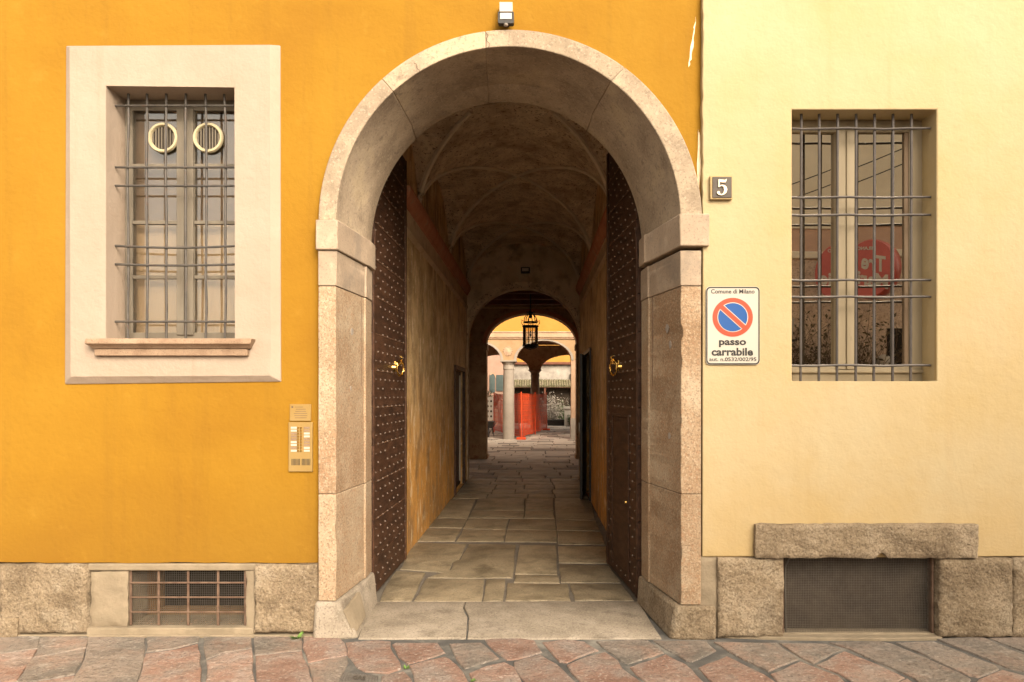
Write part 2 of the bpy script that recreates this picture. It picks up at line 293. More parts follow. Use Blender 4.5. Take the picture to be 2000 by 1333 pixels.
def rock(x0, x1, z0, z1, yf, yb, seed=0, amp=.012, rnd=.03, zb=None, zt=None, step=.02):
    rnd = rnd*.5
    """rough block: a bumpy front with worn edges and straight sides behind"""
    nx = max(6, int((x1-x0)/step)); nz_ = max(5, int((z1-z0)/step)); m = MB(); vs = []; fs = []
    for j in range(nz_+1):
        for i in range(nx+1):
            u, v = i/nx, j/nz_; x = x0+(x1-x0)*u; a, b = (zb(x) if zb else z0), (zt(x) if zt else z1); z = a+(b-a)*v
            e = min((x-x0), (x1-x), (z-a), (b-z)); k = max(0, 1-e/rnd)
            y = yf+rnd*.75*(1-math.sqrt(max(0, 1-k*k)))+amp*noise.noise(Vector((x*7+seed, z*7, seed)))+amp*.45*noise.noise(Vector((x*24+seed, z*24, seed)))+amp*.35*noise.noise(Vector((x*55+seed, z*55, seed)))
            jx = .009*noise.noise(Vector((x*9, z*14, seed+5))); jz = .008*noise.noise(Vector((x*14, z*9, seed+9)))
            vs.append((x+jx, y, z+jz))
    W = nx+1
    for j in range(nz_):
        for i in range(nx): fs.append((j*W+i, j*W+i+1, (j+1)*W+i+1, (j+1)*W+i))
    edge = [i for i in range(W)]+[j*W+nx for j in range(1, nz_+1)]+[nz_*W+i for i in range(nx-1, -1, -1)]+[j*W for j in range(nz_-1, 0, -1)]
    n0 = len(vs); vs += [(vs[i][0], yb, vs[i][2]) for i in edge]; L_ = len(edge)
    for k in range(L_): fs.append((edge[k], n0+k, n0+(k+1) % L_, edge[(k+1) % L_]))
    return m.add(vs, fs)
def text(s, x0, x1, z0, z1, y, mat, parent, name='lettering', bold=0, depth=.0015, rotz=0, origin=None, spacing=1.0):
    cu = bpy.data.curves.new(name, 'FONT'); cu.body = s; cu.size = 1; cu.offset = bold; cu.extrude = .5; cu.resolution_u = 3; cu.space_character = spacing
    t = bpy.data.objects.new('tmp', cu); C.objects.link(t); dg = bpy.context.evaluated_depsgraph_get(); dg.update()
    me = bpy.data.meshes.new_from_object(t.evaluated_get(dg)); bpy.data.objects.remove(t); bpy.data.curves.remove(cu)
    xs = [v.co.x for v in me.vertices]; ys = [v.co.y for v in me.vertices]; ax, bx_, ay, by = min(xs), max(xs), min(ys), max(ys)
    o0 = wloc(parent) if parent else Vector((0, 0, 0))
    for v in me.vertices:
        u = x0+(v.co.x-ax)/(bx_-ax)*(x1-x0); q = z0+(v.co.y-ay)/(by-ay)*(z1-z0); tt = y-(v.co.z+.5)*depth
        if origin is not None:   # (u, depth, q) turned about the vertical round origin
            c, sn = math.cos(rotz), math.sin(rotz); v.co = Vector(origin)+Vector((u*c-tt*sn, u*sn+tt*c, q))-o0
        else: v.co = Vector((u, tt, q))-o0
    me.name = name; me.materials.clear(); me.materials.append(M[mat]); o = bpy.data.objects.new(name, me); C.objects.link(o); o.parent = parent
    return o
def slab_stone(poly, z0, z1, inset=.012, drop=.01, seed=0, tilt=.004):
    """one paving stone: polygon in plan, sides, worn rounded rim and a slightly domed top"""
    cx = sum(p[0] for p in poly)/len(poly); cy = sum(p[1] for p in poly)/len(poly); n = len(poly)
    rs = random.Random(seed); tx, ty = rs.uniform(-tilt, tilt), rs.uniform(-tilt, tilt)
    # add wobble midpoints
    P = []
    for i in range(n):
        a, b = poly[i], poly[(i+1) % n]; P.append(a)
        l = math.hypot(b[0]-a[0], b[1]-a[1])
        if l > .16:
            k = 2 if l > .3 else 1
            for q in range(1, k+1):
                t = q/(k+1); o = rs.uniform(-.008, .008); nx_, ny_ = -(b[1]-a[1])/l, (b[0]-a[0])/l
                P.append((a[0]+(b[0]-a[0])*t+nx_*o, a[1]+(b[1]-a[1])*t+ny_*o))
    n = len(P)
    def ring(k, z):
        out = []
        for p in P:
            dx, dy = cx-p[0], cy-p[1]; l = math.hypot(dx, dy); x, y = p[0]+dx/l*k, p[1]+dy/l*k
            out.append((x, y, z+(x-cx)*tx*3+(y-cy)*ty*3))
        return out
    m = MB(); rings = [ring(0, z0), ring(0, z1-drop), ring(inset*.4, z1-drop*.3), ring(inset, z1)]
    vs = [p for r in rings for p in r]; fs = []
    for i in range(3):
        for j in range(n): k = (j+1) % n; fs.append((i*n+j, i*n+k, (i+1)*n+k, (i+1)*n+j))
    vs.append((cx, cy, z1+.002)); c = len(vs)-1
    for j in range(n): fs.append((3*n+j, 3*n+(j+1) % n, c))
    return m.add(vs, fs)

def grow(P, k):
    cx = sum(p[0] for p in P)/len(P); cy = sum(p[1] for p in P)/len(P); o = []
    ym = max(p[1] for p in P)
    for x, y in P:
        l = math.hypot(x-cx, y-cy); o.append((x+(x-cx)/l*k, y+(y-cy)/l*k if ym > .05 else min(y+(y-cy)/l*k, .02)))
    return o
YL, YR, YP = .03, -.025, -.03       # faces of the left wall, the right wall, the stone portal
# ---------------------------------------------------------------- street
st = MB(); st.box(-14, 14, -11, .6, -.35, -.010); street = st.build('street', 'mortar', None, kind='structure')
G, P_ = 'greystone', 'porphyry'
SL = [
 (G, [(-40,1241),(77,1241),(72,1266),(0,1276),(-40,1281)]), (P_, [(-40,1284),(0,1279),(71,1269),(61,1286),(32,1327),(0,1331),(-40,1333)]),
 (G, [(81,1241),(171,1240),(166,1264),(66,1283),(76,1267)]), (G, [(64,1287),(165,1268),(158,1292),(144,1315),(100,1324),(50,1331),(36,1328)]),
 (G, [(176,1240),(283,1241),(282,1266),(275,1300),(267,1328),(262,1345),(142,1345),(149,1318),(163,1298),(169,1268)]),
 (G, [(288,1241),(389,1241),(384,1254),(340,1265),(289,1271)]), (P_, [(286,1277),(340,1270),(385,1259),(390,1280),(391,1320),(390,1345),(266,1345),(277,1318)]),
 (G, [(398,1242),(488,1236),(490,1265),(440,1273),(404,1286),(400,1262)]), (P_, [(405,1292),(440,1277),(491,1269),(496,1330),(498,1345),(406,1345),(407,1320)]),
 (P_, [(34,1332),(50,1335),(143,1320),(137,1345),(28,1345)]), (P_, [(-40,1337),(30,1334),(24,1345),(-40,1345)]),
 (G, [(498,1235),(582,1235),(588,1252),(588,1269),(500,1278)]), (P_, [(501,1282),(589,1273),(600,1304),(611,1345),(504,1345)]),
 (P_, [(593,1244),(660,1245),(671,1256),(676,1278),(640,1284),(603,1292),(594,1264)]), (G, [(604,1297),(640,1288),(676,1283),(678,1294),(666,1316),(652,1345),(615,1345)]),
 (P_, [(676,1254),(738,1250),(762,1253),(761,1264),(773,1285),(782,1305),(755,1314),(714,1310),(699,1302),(692,1290),(681,1279)]),
 (P_, [(768,1259),(774,1256),(853,1256),(867,1274),(830,1286),(798,1295),(781,1282)]), (P_, [(802,1300),(830,1292),(868,1284),(876,1287),(903,1313),(922,1345),(818,1345)]),
 (P_, [(748,1321),(788,1312),(800,1325),(811,1345),(744,1345)]),
 (G, [(879,1258),(938,1256),(948,1263),(972,1285),(940,1294),(908,1304),(896,1290),(888,1275)]), (P_, [(949,1249),(1000,1246),(1042,1252),(1056,1273),(1010,1286),(991,1287),(962,1264)]),
 (P_, [(919,1315),(950,1302),(985,1294),(1002,1303),(1026,1345),(937,1345)]), (P_, [(1061,1254),(1100,1249),(1140,1254),(1166,1270),(1148,1275),(1107,1293),(1094,1291),(1074,1268)]),
 (P_, [(1006,1293),(1056,1280),(1086,1298),(1124,1333),(1132,1345),(1036,1345),(1006,1306)]), (G, [(1167,1253),(1262,1250),(1287,1266),(1293,1274),(1250,1287),(1227,1295),(1214,1290),(1189,1270)]),
 (P_, [(1110,1299),(1150,1283),(1182,1275),(1205,1290),(1213,1305),(1258,1335),(1264,1345),(1144,1345)]), (G, [(1278,1251),(1378,1252),(1396,1270),(1351,1291),(1341,1289),(1304,1268)]),
 (P_, [(1233,1303),(1270,1291),(1300,1279),(1338,1298),(1374,1333),(1384,1345),(1276,1345)]), (G, [(1396,1254),(1516,1255),(1557,1286),(1500,1310),(1428,1273)]),
 (P_, [(1367,1304),(1420,1282),(1490,1317),(1514,1333),(1522,1345),(1402,1345)]), (P_, [(1508,1316),(1564,1292),(1635,1320),(1664,1345),(1538,1345)]),
 (G, [(1524,1256),(1612,1257),(1641,1268),(1610,1283),(1589,1295),(1562,1281)]), (P_, [(1598,1299),(1650,1272),(1712,1297),(1764,1322),(1742,1333),(1728,1345),(1686,1345),(1642,1315)]),
 (G, [(1622,1256),(1718,1253),(1742,1258),(1848,1303),(1893,1325),(1884,1345),(1812,1345),(1784,1322),(1727,1296),(1663,1268)]),
 (P_, [(1750,1336),(1772,1326),(1798,1345),(1745,1345)]), (G, [(1752,1256),(1824,1254),(1940,1298),(1948,1305),(1908,1321),(1890,1317),(1802,1276)]),
 (G, [(1832,1249),(1922,1246),(1950,1260),(2060,1302),(2060,1322),(1967,1303),(1902,1275)]), (G, [(1932,1245),(2060,1244),(2060,1294),(1962,1257)]),
 (P_, [(1914,1327),(1958,1309),(2060,1334),(2060,1345),(1900,1345)]),
]
for i, (m_, poly) in enumerate(SL):
    slab_stone(grow([gnd(x, y) for x, y in poly], .011), -.06, 0, .009, .008, i).build('paving_stone', m_, street, smooth=True, sharp=22)
rs = random.Random(3); fill = {P_: MB(), G: MB()}
for r in range(25):                       # the rest of the lane, out of the picture
    for c in range(-40, 42):
        a0 = (c*.52+(r % 2)*.2+r*.12, -.97-r*.34)
        p = [(a0[0]+.01, a0[1]-.01), (a0[0]+.5, a0[1]-.02), (a0[0]+.6, a0[1]-.32), (a0[0]+.11, a0[1]-.325)]
        if a0[1] < -9.4 or abs(a0[0]) > 9: continue
        p = [(x+rs.uniform(-.012, .012), min(y+rs.uniform(-.012, .012), -.965)) for x, y in p]
        q = slab_stone(p, -.05, 0, .014, .012, r*100+c); fill[rs.choice([P_, G])].add(q.v, q.f)
for sx in (-1, 1):
    for c in range(0, 9):
        for r in range(2):
            x = 3.95+c*.5 if sx > 0 else -4.35-c*.5; q = slab_stone(rect(x+.02, x+.49, -.95+.46*r+.01, -.51+.46*r) if True else 0, -.05, 0, .014, .012, c+r*50)
            fill[G if r else P_].add(q.v, q.f)
for k in fill: fill[k].build('far_paving_stones', k, street, smooth=True, kind='stuff')
# cement skirts
MB().slab([(px(x), 0) for x in []] or [(1.36, -.02), (1.9, -.075), (2.6, -.09), (3.02, -.07), (3.05, .02), (1.36, .02)], [], FZ, -.02, .012).build('cement_strip', 'cement', street, bevel=.006)
MB().slab([(-4.3, -.01), (-3.4, -.02), (-2.0, -.02), (-1.66, -.03), (-1.66, .06), (-4.3, .06)], [], FZ, -.02, .008).build('cement_strip', 'cement', street, bevel=.005)

# threshold and passage paving
pf = MB().slab([(-1.9, .02), (1.6, .02), (1.6, 33.0), (-1.9, 33.0)], [], FZ, -.2, -.012).build('passage_floor', 'slabjoint', None, kind='structure')
for k, poly in enumerate([[(700,1247),(727,1176),(908,1176),(904,1186),(913,1206),(910,1247)], [(911,1176),(1246,1176),(1292,1247),(913,1247),(916,1206),(907,1187)]]):
    slab_stone([gnd(x, y) for x, y in poly], -.06, .004, .008, .006, k+900, .001).build('threshold_stone', 'threshold', pf, smooth=True, sharp=50)
PS = [[(-70,972),(180,970),(292,745),(60,728),(-20,850)], [(205,972),(748,972),(772,798),(305,792)], [(768,972),(925,968),(943,798),(792,798)], [(952,968),(1472,968),(1450,838),(967,832)],
 [(1517,968),(1985,965),(1890,838),(1474,833)], [(95,714),(330,728),(482,742),(515,650),(560,638),(628,512),(192,500),(130,640)], [(318,782),(492,766),(528,655),(585,635),(652,512),(1032,517),(1000,782),(775,784)],
 [(1028,752),(1365,757),(1352,522),(1065,519)], [(1020,822),(1382,825),(1370,766),(1028,762)], [(1402,820),(1885,822),(1785,687),(1388,675)], [(1386,660),(1775,665),(1762,532),(1378,527)],
 [(200,486),(530,486),(585,386),(292,382)], [(550,487),(930,488),(944,398),(606,392)], [(948,490),(1358,493),(1357,403),(962,398)], [(1380,510),(1750,513),(1718,412),(1372,405)],
 [(300,372),(588,378),(634,306),(385,303)], [(606,382),(946,390),(972,308),(650,305)], [(966,392),(1354,396),(1348,311),(990,308)], [(1368,396),(1710,402),(1680,323),(1362,318)],
 [(395,295),(636,298),(700,150),(490,150)], [(652,297),(1088,299),(1096,242),(680,240)], [(1102,299),(1345,303),(1337,240),(1108,240)], [(685,232),(1096,234),(1100,142),(726,142)], [(1110,232),(1335,234),(1332,142),(1112,142)],
 [(1360,310),(1672,315),(1640,142),(1350,142)]]
for i, poly in enumerate(PS):
    slab_stone(grow([gnd(760+a*.24, 940+b*.24) for a, b in poly], .008), -.06, 0, .012, .008, i+300, .002).build('paving_slab', 'slab', pf, smooth=True, sharp=50)
y = gnd(1000, 940+142*.24)[1]+.012; r = 0; rr = random.Random(11)
while y < 9.4:
    h = .42+.25*rr.random(); xs = [-1.44, -.86+rr.uniform(-.1, .1), -.25+rr.uniform(-.15, .15), .36+rr.uniform(-.08, .08), .94]
    for a, b in zip(xs, xs[1:]):
        slab_stone(rect(a+.01, b-.01, y+.01, y+h-.01), -.06, 0, .012, .008, rr.random()*1e4, .002).build('paving_slab', 'slab', pf, smooth=True, sharp=50)
    y += h
ybase = y
yd = MB().slab([(-7, 9.33), (6, 9.33), (6, 42), (-7, 42)], [], FZ, -.3, -.014).build('courtyard_floor', 'slabjoint', None, kind='structure')
mm = MB(); y = 9.6 if ybase < 9.62 else ybase
mm2 = MB()
while y < 38:
    h = .45+.2*rr.random(); x = -6.5-rr.random()*.5
    while x < 5.4:
        w_ = .5+.45*rr.random(); j = [rr.uniform(-.02, .02) for _ in range(8)]
        q = slab_stone([(x+.012+j[0], y+.012), (x+w_-.012+j[1], y+.012+j[2]*.4), (x+w_-.012+j[3], y+h-.012), (x+.012+j[4], y+h-.012)], -.05, 0, .014, .010, rr.random()*1e4, .004)
        (mm if rr.random() < .7 else mm2).add(q.v, q.f); x += w_
    y += h
mm.build('courtyard_slabs', 'yard', yd, smooth=True, kind='stuff'); mm2.build('courtyard_red_slabs', 'greystone', yd, smooth=True, kind='stuff')

# ---------------------------------------------------------------- orange house wall and yellow house wall
lh = thing('orange_house', 'deep orange plastered house front around the arched gateway, on rough stone plinth', 'house', (-4.5, 0, 0))
WZL, WZR = pz(1101), pz(1087)
rj = random.Random(5); ow = [(-9, WZL)]+[(-5+.12*k, WZL+rj.uniform(-.005, .004)) for k in range(27)]+[(px(624)+.02, WZL), (px(624)+.02, 3.1)]+arc(-.185, 1.41, 3.104, 1.41, 40, 180, 0)[1:-1]+[(1.22, 3.1), (1.252, 3.1), (1.252, 7.0), (-9, 7.0)]
w1 = rect(px(207, 5.15), px(470, 5.15), pz(664, 5.15), pz(168, 5.15))
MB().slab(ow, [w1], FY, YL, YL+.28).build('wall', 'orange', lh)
# backing mass so that the house is solid round the portal
MB().slab([(-9, 0), (-1.70, 0), (-1.70, 3.1)]+arc(-.22, 1.48, 3.1, 1.48, 30, 180, 0)+[(1.33, 0), (9, 0), (9, 6.95), (-9, 6.95)],
          [rect(px(207, 5.15)-.02, px(470, 5.15)+.02, pz(664, 5.15)-.02, pz(168, 5.15)+.02), rect(px(1530), px(1850), pz(755), pz(205)),
           rect(px(240), px(482), pz(1230), pz(1112)), rect(px(1524), px(1828), pz(1239), pz(1080))], FY, .32, .60).build('inner_wall', 'cream', lh)
rh = thing('yellow_house', 'pale yellow plastered house front right of the gateway, beside the grilled window', 'house', (3.5, 0, 0))
w2 = rect(px(1547, D+YR), px(1830, D+YR), pz(745, D+YR), pz(214, D+YR))
rj = random.Random(4); yw = [(1.250, WZR), (1.9, WZR+.003), (2.7, WZR-.004), (3.6, WZR+.004), (9, WZR), (9, 7.0), (1.250, 7.0)]+[(1.252+rj.uniform(-.004, .006), 6.8-.06*k) for k in range(62)]
MB().slab(yw, [w2], FY, YR, YR+.33).build('wall', 'yellow', rh, bevel=.008)
# plinth stones
def plinth(parent, data, z_top, extra):
    for k, (a, b, t, bt, yf) in enumerate(data):
        rock(px(a), px(b), pz(bt), pz(t), yf, .30, k*3+extra, .014, .035).build('plinth_stone', 'plinth', parent, smooth=True, sharp=60)
plinth(lh, [(-2, 168, 1104, 1238, -.005), (497, 621, 1104, 1236, -.012)], 0, 1)
rock(px(-2), px(38), -.02, pz(1205), -.035, 0.02, 77, .01, .03).build('plinth_stone', 'plinth', lh, smooth=True)
for x in range(6): rock(px(-2)-.72*(x+1), px(-2)-.72*x-.006, -.02, pz(1104), -.005, .3, 60+x, .014, .035).build('plinth_stone', 'plinth', lh, smooth=True)
plinth(rh, [(1399, 1526, 1088, 1241, -.055), (1826, 1969, 1088, 1240, -.06), (1972, 2070, 1088, 1242, -.045)], 0, 30)
rock(px(1366), px(1400), pz(1241), pz(1088), -.022, .3, 41, .008, .02).build('plinth_stone', 'cement', rh, smooth=True)
for x in range(6): rock(px(2074)+.72*x, px(2074)+.72*(x+1)-.008, -.02, pz(1088), -.045, .3, 90+x, .014, .035).build('plinth_stone', 'plinth', rh, smooth=True)
rock(px(1470), px(1898), pz(1086), pz(1021), -.085, .02, 15, .012, .03, zb=lambda x: pz(1086)+(.045*max(0, 1-abs(x-px(1712))/.05))).build('vent_lintel', 'plinth', rh, smooth=True)
MB().box(px(1680), px(1745), -.02, .02, pz(1087), pz(1070)).build('notch_filler', 'meshback', rh)  # dark filler block behind the lintel notch, keeps the notch dark
# cement work round the left cellar vent
MB().box(px(168), px(497), .018, .3, pz(1117), pz(1103)).build('vent_lintel', 'cement', lh, bevel=.012, seg=3)
rock(px(172), px(244), pz(1228), pz(1119), .028, .3, 51, .01, .02).build('plinth_stone', 'cement', lh, smooth=True)
rock(px(478), px(495), pz(1230), pz(1117), .022, .3, 52, .006, .012).build('plinth_stone', 'cement', lh, smooth=True)
MB().box(px(168), px(495), .0, .32, -.02, pz(1227)).build('vent_sill', 'cement', lh, bevel=.01)
MB().box(px(1528), px(1826), -.01, .32, -.02, pz(1237)).build('vent_sill', 'cement', rh, bevel=.01)
# scuffs by the joint between the houses
def blot(pts, y, name, mat, parent, t=.0022, seed=0):
    rs = random.Random(seed); P = []
    n = len(pts)
    for i in range(n):
        a, b = pts[i], pts[(i+1) % n]
        for q in range(4):
            f = q/4; P.append((a[0]+(b[0]-a[0])*f+rs.uniform(-.005, .005), a[1]+(b[1]-a[1])*f+rs.uniform(-.008, .008)))
    MB().slab(P, [], FY, y-t, y+.001).build(name, mat, parent)
Q = lambda L_: [(px(x), pz(y)) for x, y in L_]
blot(Q([(1361, 30), (1357, 70), (1353, 105), (1347, 128), (1351, 88), (1356, 55)]), YL, 'scuff_mark', 'scuff', lh, seed=1)
blot(Q([(1365, 252), (1369, 262), (1370, 330), (1367, 395), (1363, 320)]), YL, 'scuff_mark', 'scuff', lh, seed=2)

# ---------------------------------------------------------------- stone portal
pt = thing('stone_portal', 'grey and pink granite arched portal with squared imposts framing the passage', 'portal', (-.2, 0, 0))
def jamb(name, bot, top, z0, z1, mat, bevel=.008, label=None):
    n = max(2, int((z1-z0)/.045)); rings = []
    for i in range(n+1):
        t = i/n; z = z0+(z1-z0)*t; ring = []
        for q, ((x, y_), (X2, Y2)) in enumerate(zip(bot, top)):
            x_, yy = x+(X2-x)*t, y_+(Y2-y_)*t
            if q < 5:
                e = 1.0 if q in (1, ) else .45; sd_ = 1 if bot[0][0] < 0 else -1
                chip = max(0, noise.noise(Vector((z*9, q*3.1, bot[0][0])))-.25)*.05 if q == 1 else 0
                x_ += e*.005*noise.noise(Vector((z*6, q*5.3, bot[0][0]*3)))-sd_*chip; yy += e*.005*noise.noise(Vector((z*8, q*2.3+9, bot[0][0]*3)))+chip*.4
            ring.append((x_, yy, z))
        rings.append(ring)
    MB().loft(rings).build(name, mat, pt, bevel=bevel, seg=2, label=label)
JL = [(-1.619, YP), (-1.487, YP), (-1.43, .572), (-1.415, .585), (-1.424, .82), (-1.80, .82), (-1.80, .05), (-1.619, .05)]
JR = [(1.24, YP), (1.09, YP), (.961, .572), (.946, .585), (.926, .82), (1.40, .82), (1.40, .05), (1.24, .05)]
def off(P, dx, dy): return [(x+dx, y_+dy) for x, y_ in P]
zc = [(.27, 1.065, 'granite'), (1.069, 2.62, 'granite'), (2.624, 2.885, 'capstone')]
for z0, z1, m_ in zc:
    k = 0 if m_ == 'granite' else .006; kk = .012 if z0 < .5 else 0
    a = [(x+(k if i in (1, 2, 3, 4) else 0), y_-(k if i < 2 else 0)) for i, (x, y_) in enumerate(JL)]
    b = [(x-(k if i in (1, 2, 3, 4) else 0), y_-(k if i < 2 else 0)) for i, (x, y_) in enumerate(JR)]
    jamb('jamb_stone', a, a, z0, z1, m_, .005); jamb('jamb_stone', b, b, z0 if z0 > .5 else .24, z1, m_, .005)
JL2 = [(-1.632, YP-.025), (-1.468, YP-.025), (-1.402, .572), (-1.392, .60), (-1.392, .83), (-1.85, .83), (-1.85, .045), (-1.632, .045)]
JR2 = [(1.295, YP-.032), (1.076, YP-.032), (.936, .572), (.915, .60), (.905, .83), (1.45, .83), (1.45, .045), (1.295, .045)]
jamb('impost_block', JL2, JL2, 2.889, 3.112, 'capstone', .008); jamb('impost_block', JR2, JR2, 2.915, 3.155, 'capstone', .008)
BL0 = [(-1.66, -.055), (-1.44, -.06), (-1.315, -.03), (-1.345, .4), (-1.37, .84), (-1.85, .84), (-1.85, .06), (-1.66, .06)]
BL1 = [(-1.645, -.045), (-1.50, -.045), (-1.475, -.03), (-1.425, .4), (-1.40, .84), (-1.85, .84), (-1.85, .06), (-1.645, .06)]
BR0 = [(1.352, -.065), (1.10, -.065), (1.0, -.045), (.94, .4), (.885, .84), (1.5, .84), (1.5, .06), (1.352, .06)]
BR1 = [(1.345, -.06), (1.10, -.06), (1.05, -.035), (.965, .4), (.90, .84), (1.5, .84), (1.5, .06), (1.345, .06)]
jamb('base_stone', BL0, BL1, -.02, .265, 'threshold', .025); jamb('base_stone', BR0, BR1, -.02, .235, 'plinth', .025)
def ring_pt(sec, a):
    (xl, xr, z0, zt, y_) = sec; xc, hw = (xl+xr)/2, (xr-xl)/2; return (xc+hw*math.cos(a), y_, z0+(zt-z0)*math.sin(a))
SEC = [(-1.619, 1.249, 3.104, 4.538, .06), (-1.619, 1.249, 3.104, 4.538, YP), (-1.487, 1.089, 3.10, 4.411, YP), (-1.43, .961, 3.10, 4.40, .565),
       (-1.422, .953, 3.10, 4.372, .60), (-1.424, .926, 3.10, 4.355, .82), (-1.8, 1.4, 3.10, 4.72, .82), (-1.8, 1.4, 3.10, 4.72, .06)]
angs = [0.4, 53.4, 97.5, 132, 179.6]
for k, (a, b) in enumerate(zip(angs, angs[1:])):
    n = max(8, int((b-a)/3)); g = .07
    MB().loft([[ring_pt(s_, R(a+g+(b-a-2*g)*i/n)) for s_ in SEC] for i in range(n+1)]).build('arch_stone', 'archstone', pt, bevel=.006)
SEC2 = [(s_[0]-.006*0, s_[1], s_[2], s_[3]+(.006 if i in (2, 3, 4, 5) else -.006), s_[4]+(.006 if i < 3 else 0)) for i, s_ in enumerate(SEC)]
SEC2 = [(s_[0]+(-.006 if i in (2, 3, 4, 5) else .006), s_[1]+(.006 if i in (2, 3, 4, 5) else -.006), s_[2], s_[3], s_[4]) for i, s_ in enumerate(SEC2)]
MB().loft([[ring_pt(s_, R(180*i/60)) for s_ in SEC2] for i in range(61)]).build('arch_mortar', 'capstone', pt)
# iron-grey stains and a slot in the jambs
def disc_on(p0, p1, t, z, rx, rz, parent, name, mat, side):
    x = p0[0]+(p1[0]-p0[0])*t; y_ = p0[1]+(p1[1]-p0[1])*t; u = Vector((p1[0]-p0[0], p1[1]-p0[1], 0)).normalized(); nrm = Vector((u.y, -u.x, 0))*side
    vs = [Vector((x, y_, z))+nrm*.002+u*rx*math.cos(2*math.pi*k/12)*random.uniform(.8, 1.15)+Vector((0, 0, rz*math.sin(2*math.pi*k/12)*random.uniform(.8, 1.15))) for k in range(12)]
    vb = [v-nrm*.004 for v in vs]; MB().loft([vb, vs]).build(name, mat, parent)
for t, z, a, b in ((.55, 2.31, .03, .03), (.5, 1.86, .014, .02)): disc_on(JL[1], JL[2], t, z, a, b, pt, 'dark_spot', 'stain', 1)
for t, z, a, b in ((.42, 2.33, .028, .036), (.32, 2.2, .025, .03), (.35, 1.49, .022, .028)): disc_on(JR[1], JR[2], t, z, a, b, pt, 'dark_spot', 'stain', -1)
# fine crack lines: shallow raised hair of dark dirt
for JJ, sgn in ((JL, 1), (JR, -1)):
    a = Vector((*JJ[1], 0)); b = Vector((*JJ[2], 0)); p = a+(b-a)*.90
    MB().tube([p+Vector((sgn*.0+random.uniform(-.002, .002), 0, z)) for z in [1.88+.08*i for i in range(12)]], .0035, 5).build('slot_line', 'rust', pt)

rk = random.Random(9)
for a_, r0, r1 in ((97, 1.30, 1.42), (121, 1.30, 1.38)):
    MB().tube([(-.19+(r0+(r1-r0)*k/6)*math.cos(R(a_+rk.uniform(-.5, .5))), YP-.0005, 3.105+(r0+(r1-r0)*k/6)*math.sin(R(a_+rk.uniform(-.5, .5)))) for k in range(7)], .0022, 4).build('crack', 'rust', pt)
MB().loft([[(-1.36, -.036, .03), (-1.335, .02, .03), (-1.34, .30, .05), (-1.37, .30, .05)], [(-1.435, -.036, .20), (-1.41, .02, .20), (-1.395, .32, .235), (-1.425, .32, .235)]]).build('base_patch', 'cement', pt, bevel=.006)
# ---------------------------------------------------------------- vestibule, passage walls, vault
XL, XR, Y0, Y1 = -1.45, .95, 2.35, 9.34
pg = thing('vaulted_passage', 'dim groin-vaulted passage with peeling ochre walls running from gateway to courtyard', 'passage', (-.25, 2, 0))
dl = rect(7.17, 8.72, .0, 2.28); dr = rect(6.47, 7.72, 0, 2.55)
MB().slab(rect(Y0, Y1+.3, -.05, 5.3), [rect(7.17, 8.72, .001, 2.28)], FX, XL, XL-.3).build('wall', 'pwall', pg)
MB().slab(rect(Y0-.02, Y1+.3, -.05, 5.3), [rect(6.47, 7.72, .001, 2.55)], FX, XR, XR+.3).build('wall', 'pwall', pg)
MB().box(XL-.5, XL-.17, .6, Y0-.002, -.05, 5.3).build('wall', 'pwall', pg); MB().box(XR+.2, XR+.5, .6, Y0-.022, -.05, 5.3).build('wall', 'pwall', pg)
MB().box(XL-.5, XR+.5, .6, Y0, 5.1, 5.3).build('vestibule_ceiling', 'vault', pg)
# small dark closets behind the side doors
for (sx, xx, a, b, h) in ((-1, XL, 7.17, 8.72, 2.28), (1, XR, 6.47, 7.72, 2.55)):
    m = MB(); x0, x1 = (xx-1.4, xx-.3) if sx < 0 else (xx+.3, xx+1.4)
    m.box(x0-.05, x0, a-.3, b+.3, -.05, h+.1) if sx < 0 else m.box(x1, x1+.05, a-.3, b+.3, -.05, h+.1)
    m.box(x0, x1, a-.3, a-.25, -.05, h+.1); m.box(x0, x1, b+.25, b+.3, -.05, h+.1); m.box(x0, x1, a-.25, b+.25, h+.05, h+.1); m.box(x0, x1, a-.25, b+.25, -.06, -.005)
    m.build('side_room', 'dark', pg)
# groin vault: three bays, crown at 5.0, springing from the cornice at 4.1
xc, hw, zs, rise = (XL+XR)/2, (XR-XL)/2, 4.08, .93
nA = 48; vm = MB(); yc_list = [1.84, 4.84, 7.84]; bay = 1.5
xs = [xc-hw*math.cos(math.pi*i/nA) for i in range(nA+1)]
ys = []
for yc in yc_list:
    for j in range(nA+1):
        yv = yc-bay*math.cos(math.pi*j/nA)
        if yv >= Y0-1e-6 and (not ys or yv > ys[-1]+1e-4): ys.append(yv)
if ys[0] > Y0+.01: ys.insert(0, Y0)
def vz(x, y_):
    u = min(1, abs(x-xc)/hw); yc = min(yc_list, key=lambda c: abs(c-y_)); v = min(1, abs(y_-yc)/bay)
    a = math.sqrt(max(0, 1-u*u)); b = math.sqrt(max(0, 1-v*v))
    return zs+rise*max(a, b)*(1 if True else 0)+.006*noise.noise(Vector((x*3, y_*3, 1)))
vs = [(x, y_, vz(x, y_)) for y_ in ys for x in xs]; W = len(xs); fs = [(j*W+i, j*W+i+1, (j+1)*W+i+1, (j+1)*W+i) for j in range(len(ys)-1) for i in range(W-1)]
n0 = len(vs); vs += [(x, y_, z+.14) for x, y_, z in vs]; fs += [tuple(n0+k for k in reversed(f)) for f in fs]
fs += [(i, n0+i, n0+i+1, i+1) for i in range(W-1)]
vm.add(vs, fs).build('groin_vault', 'vault', pg, smooth=True, sharp=6)
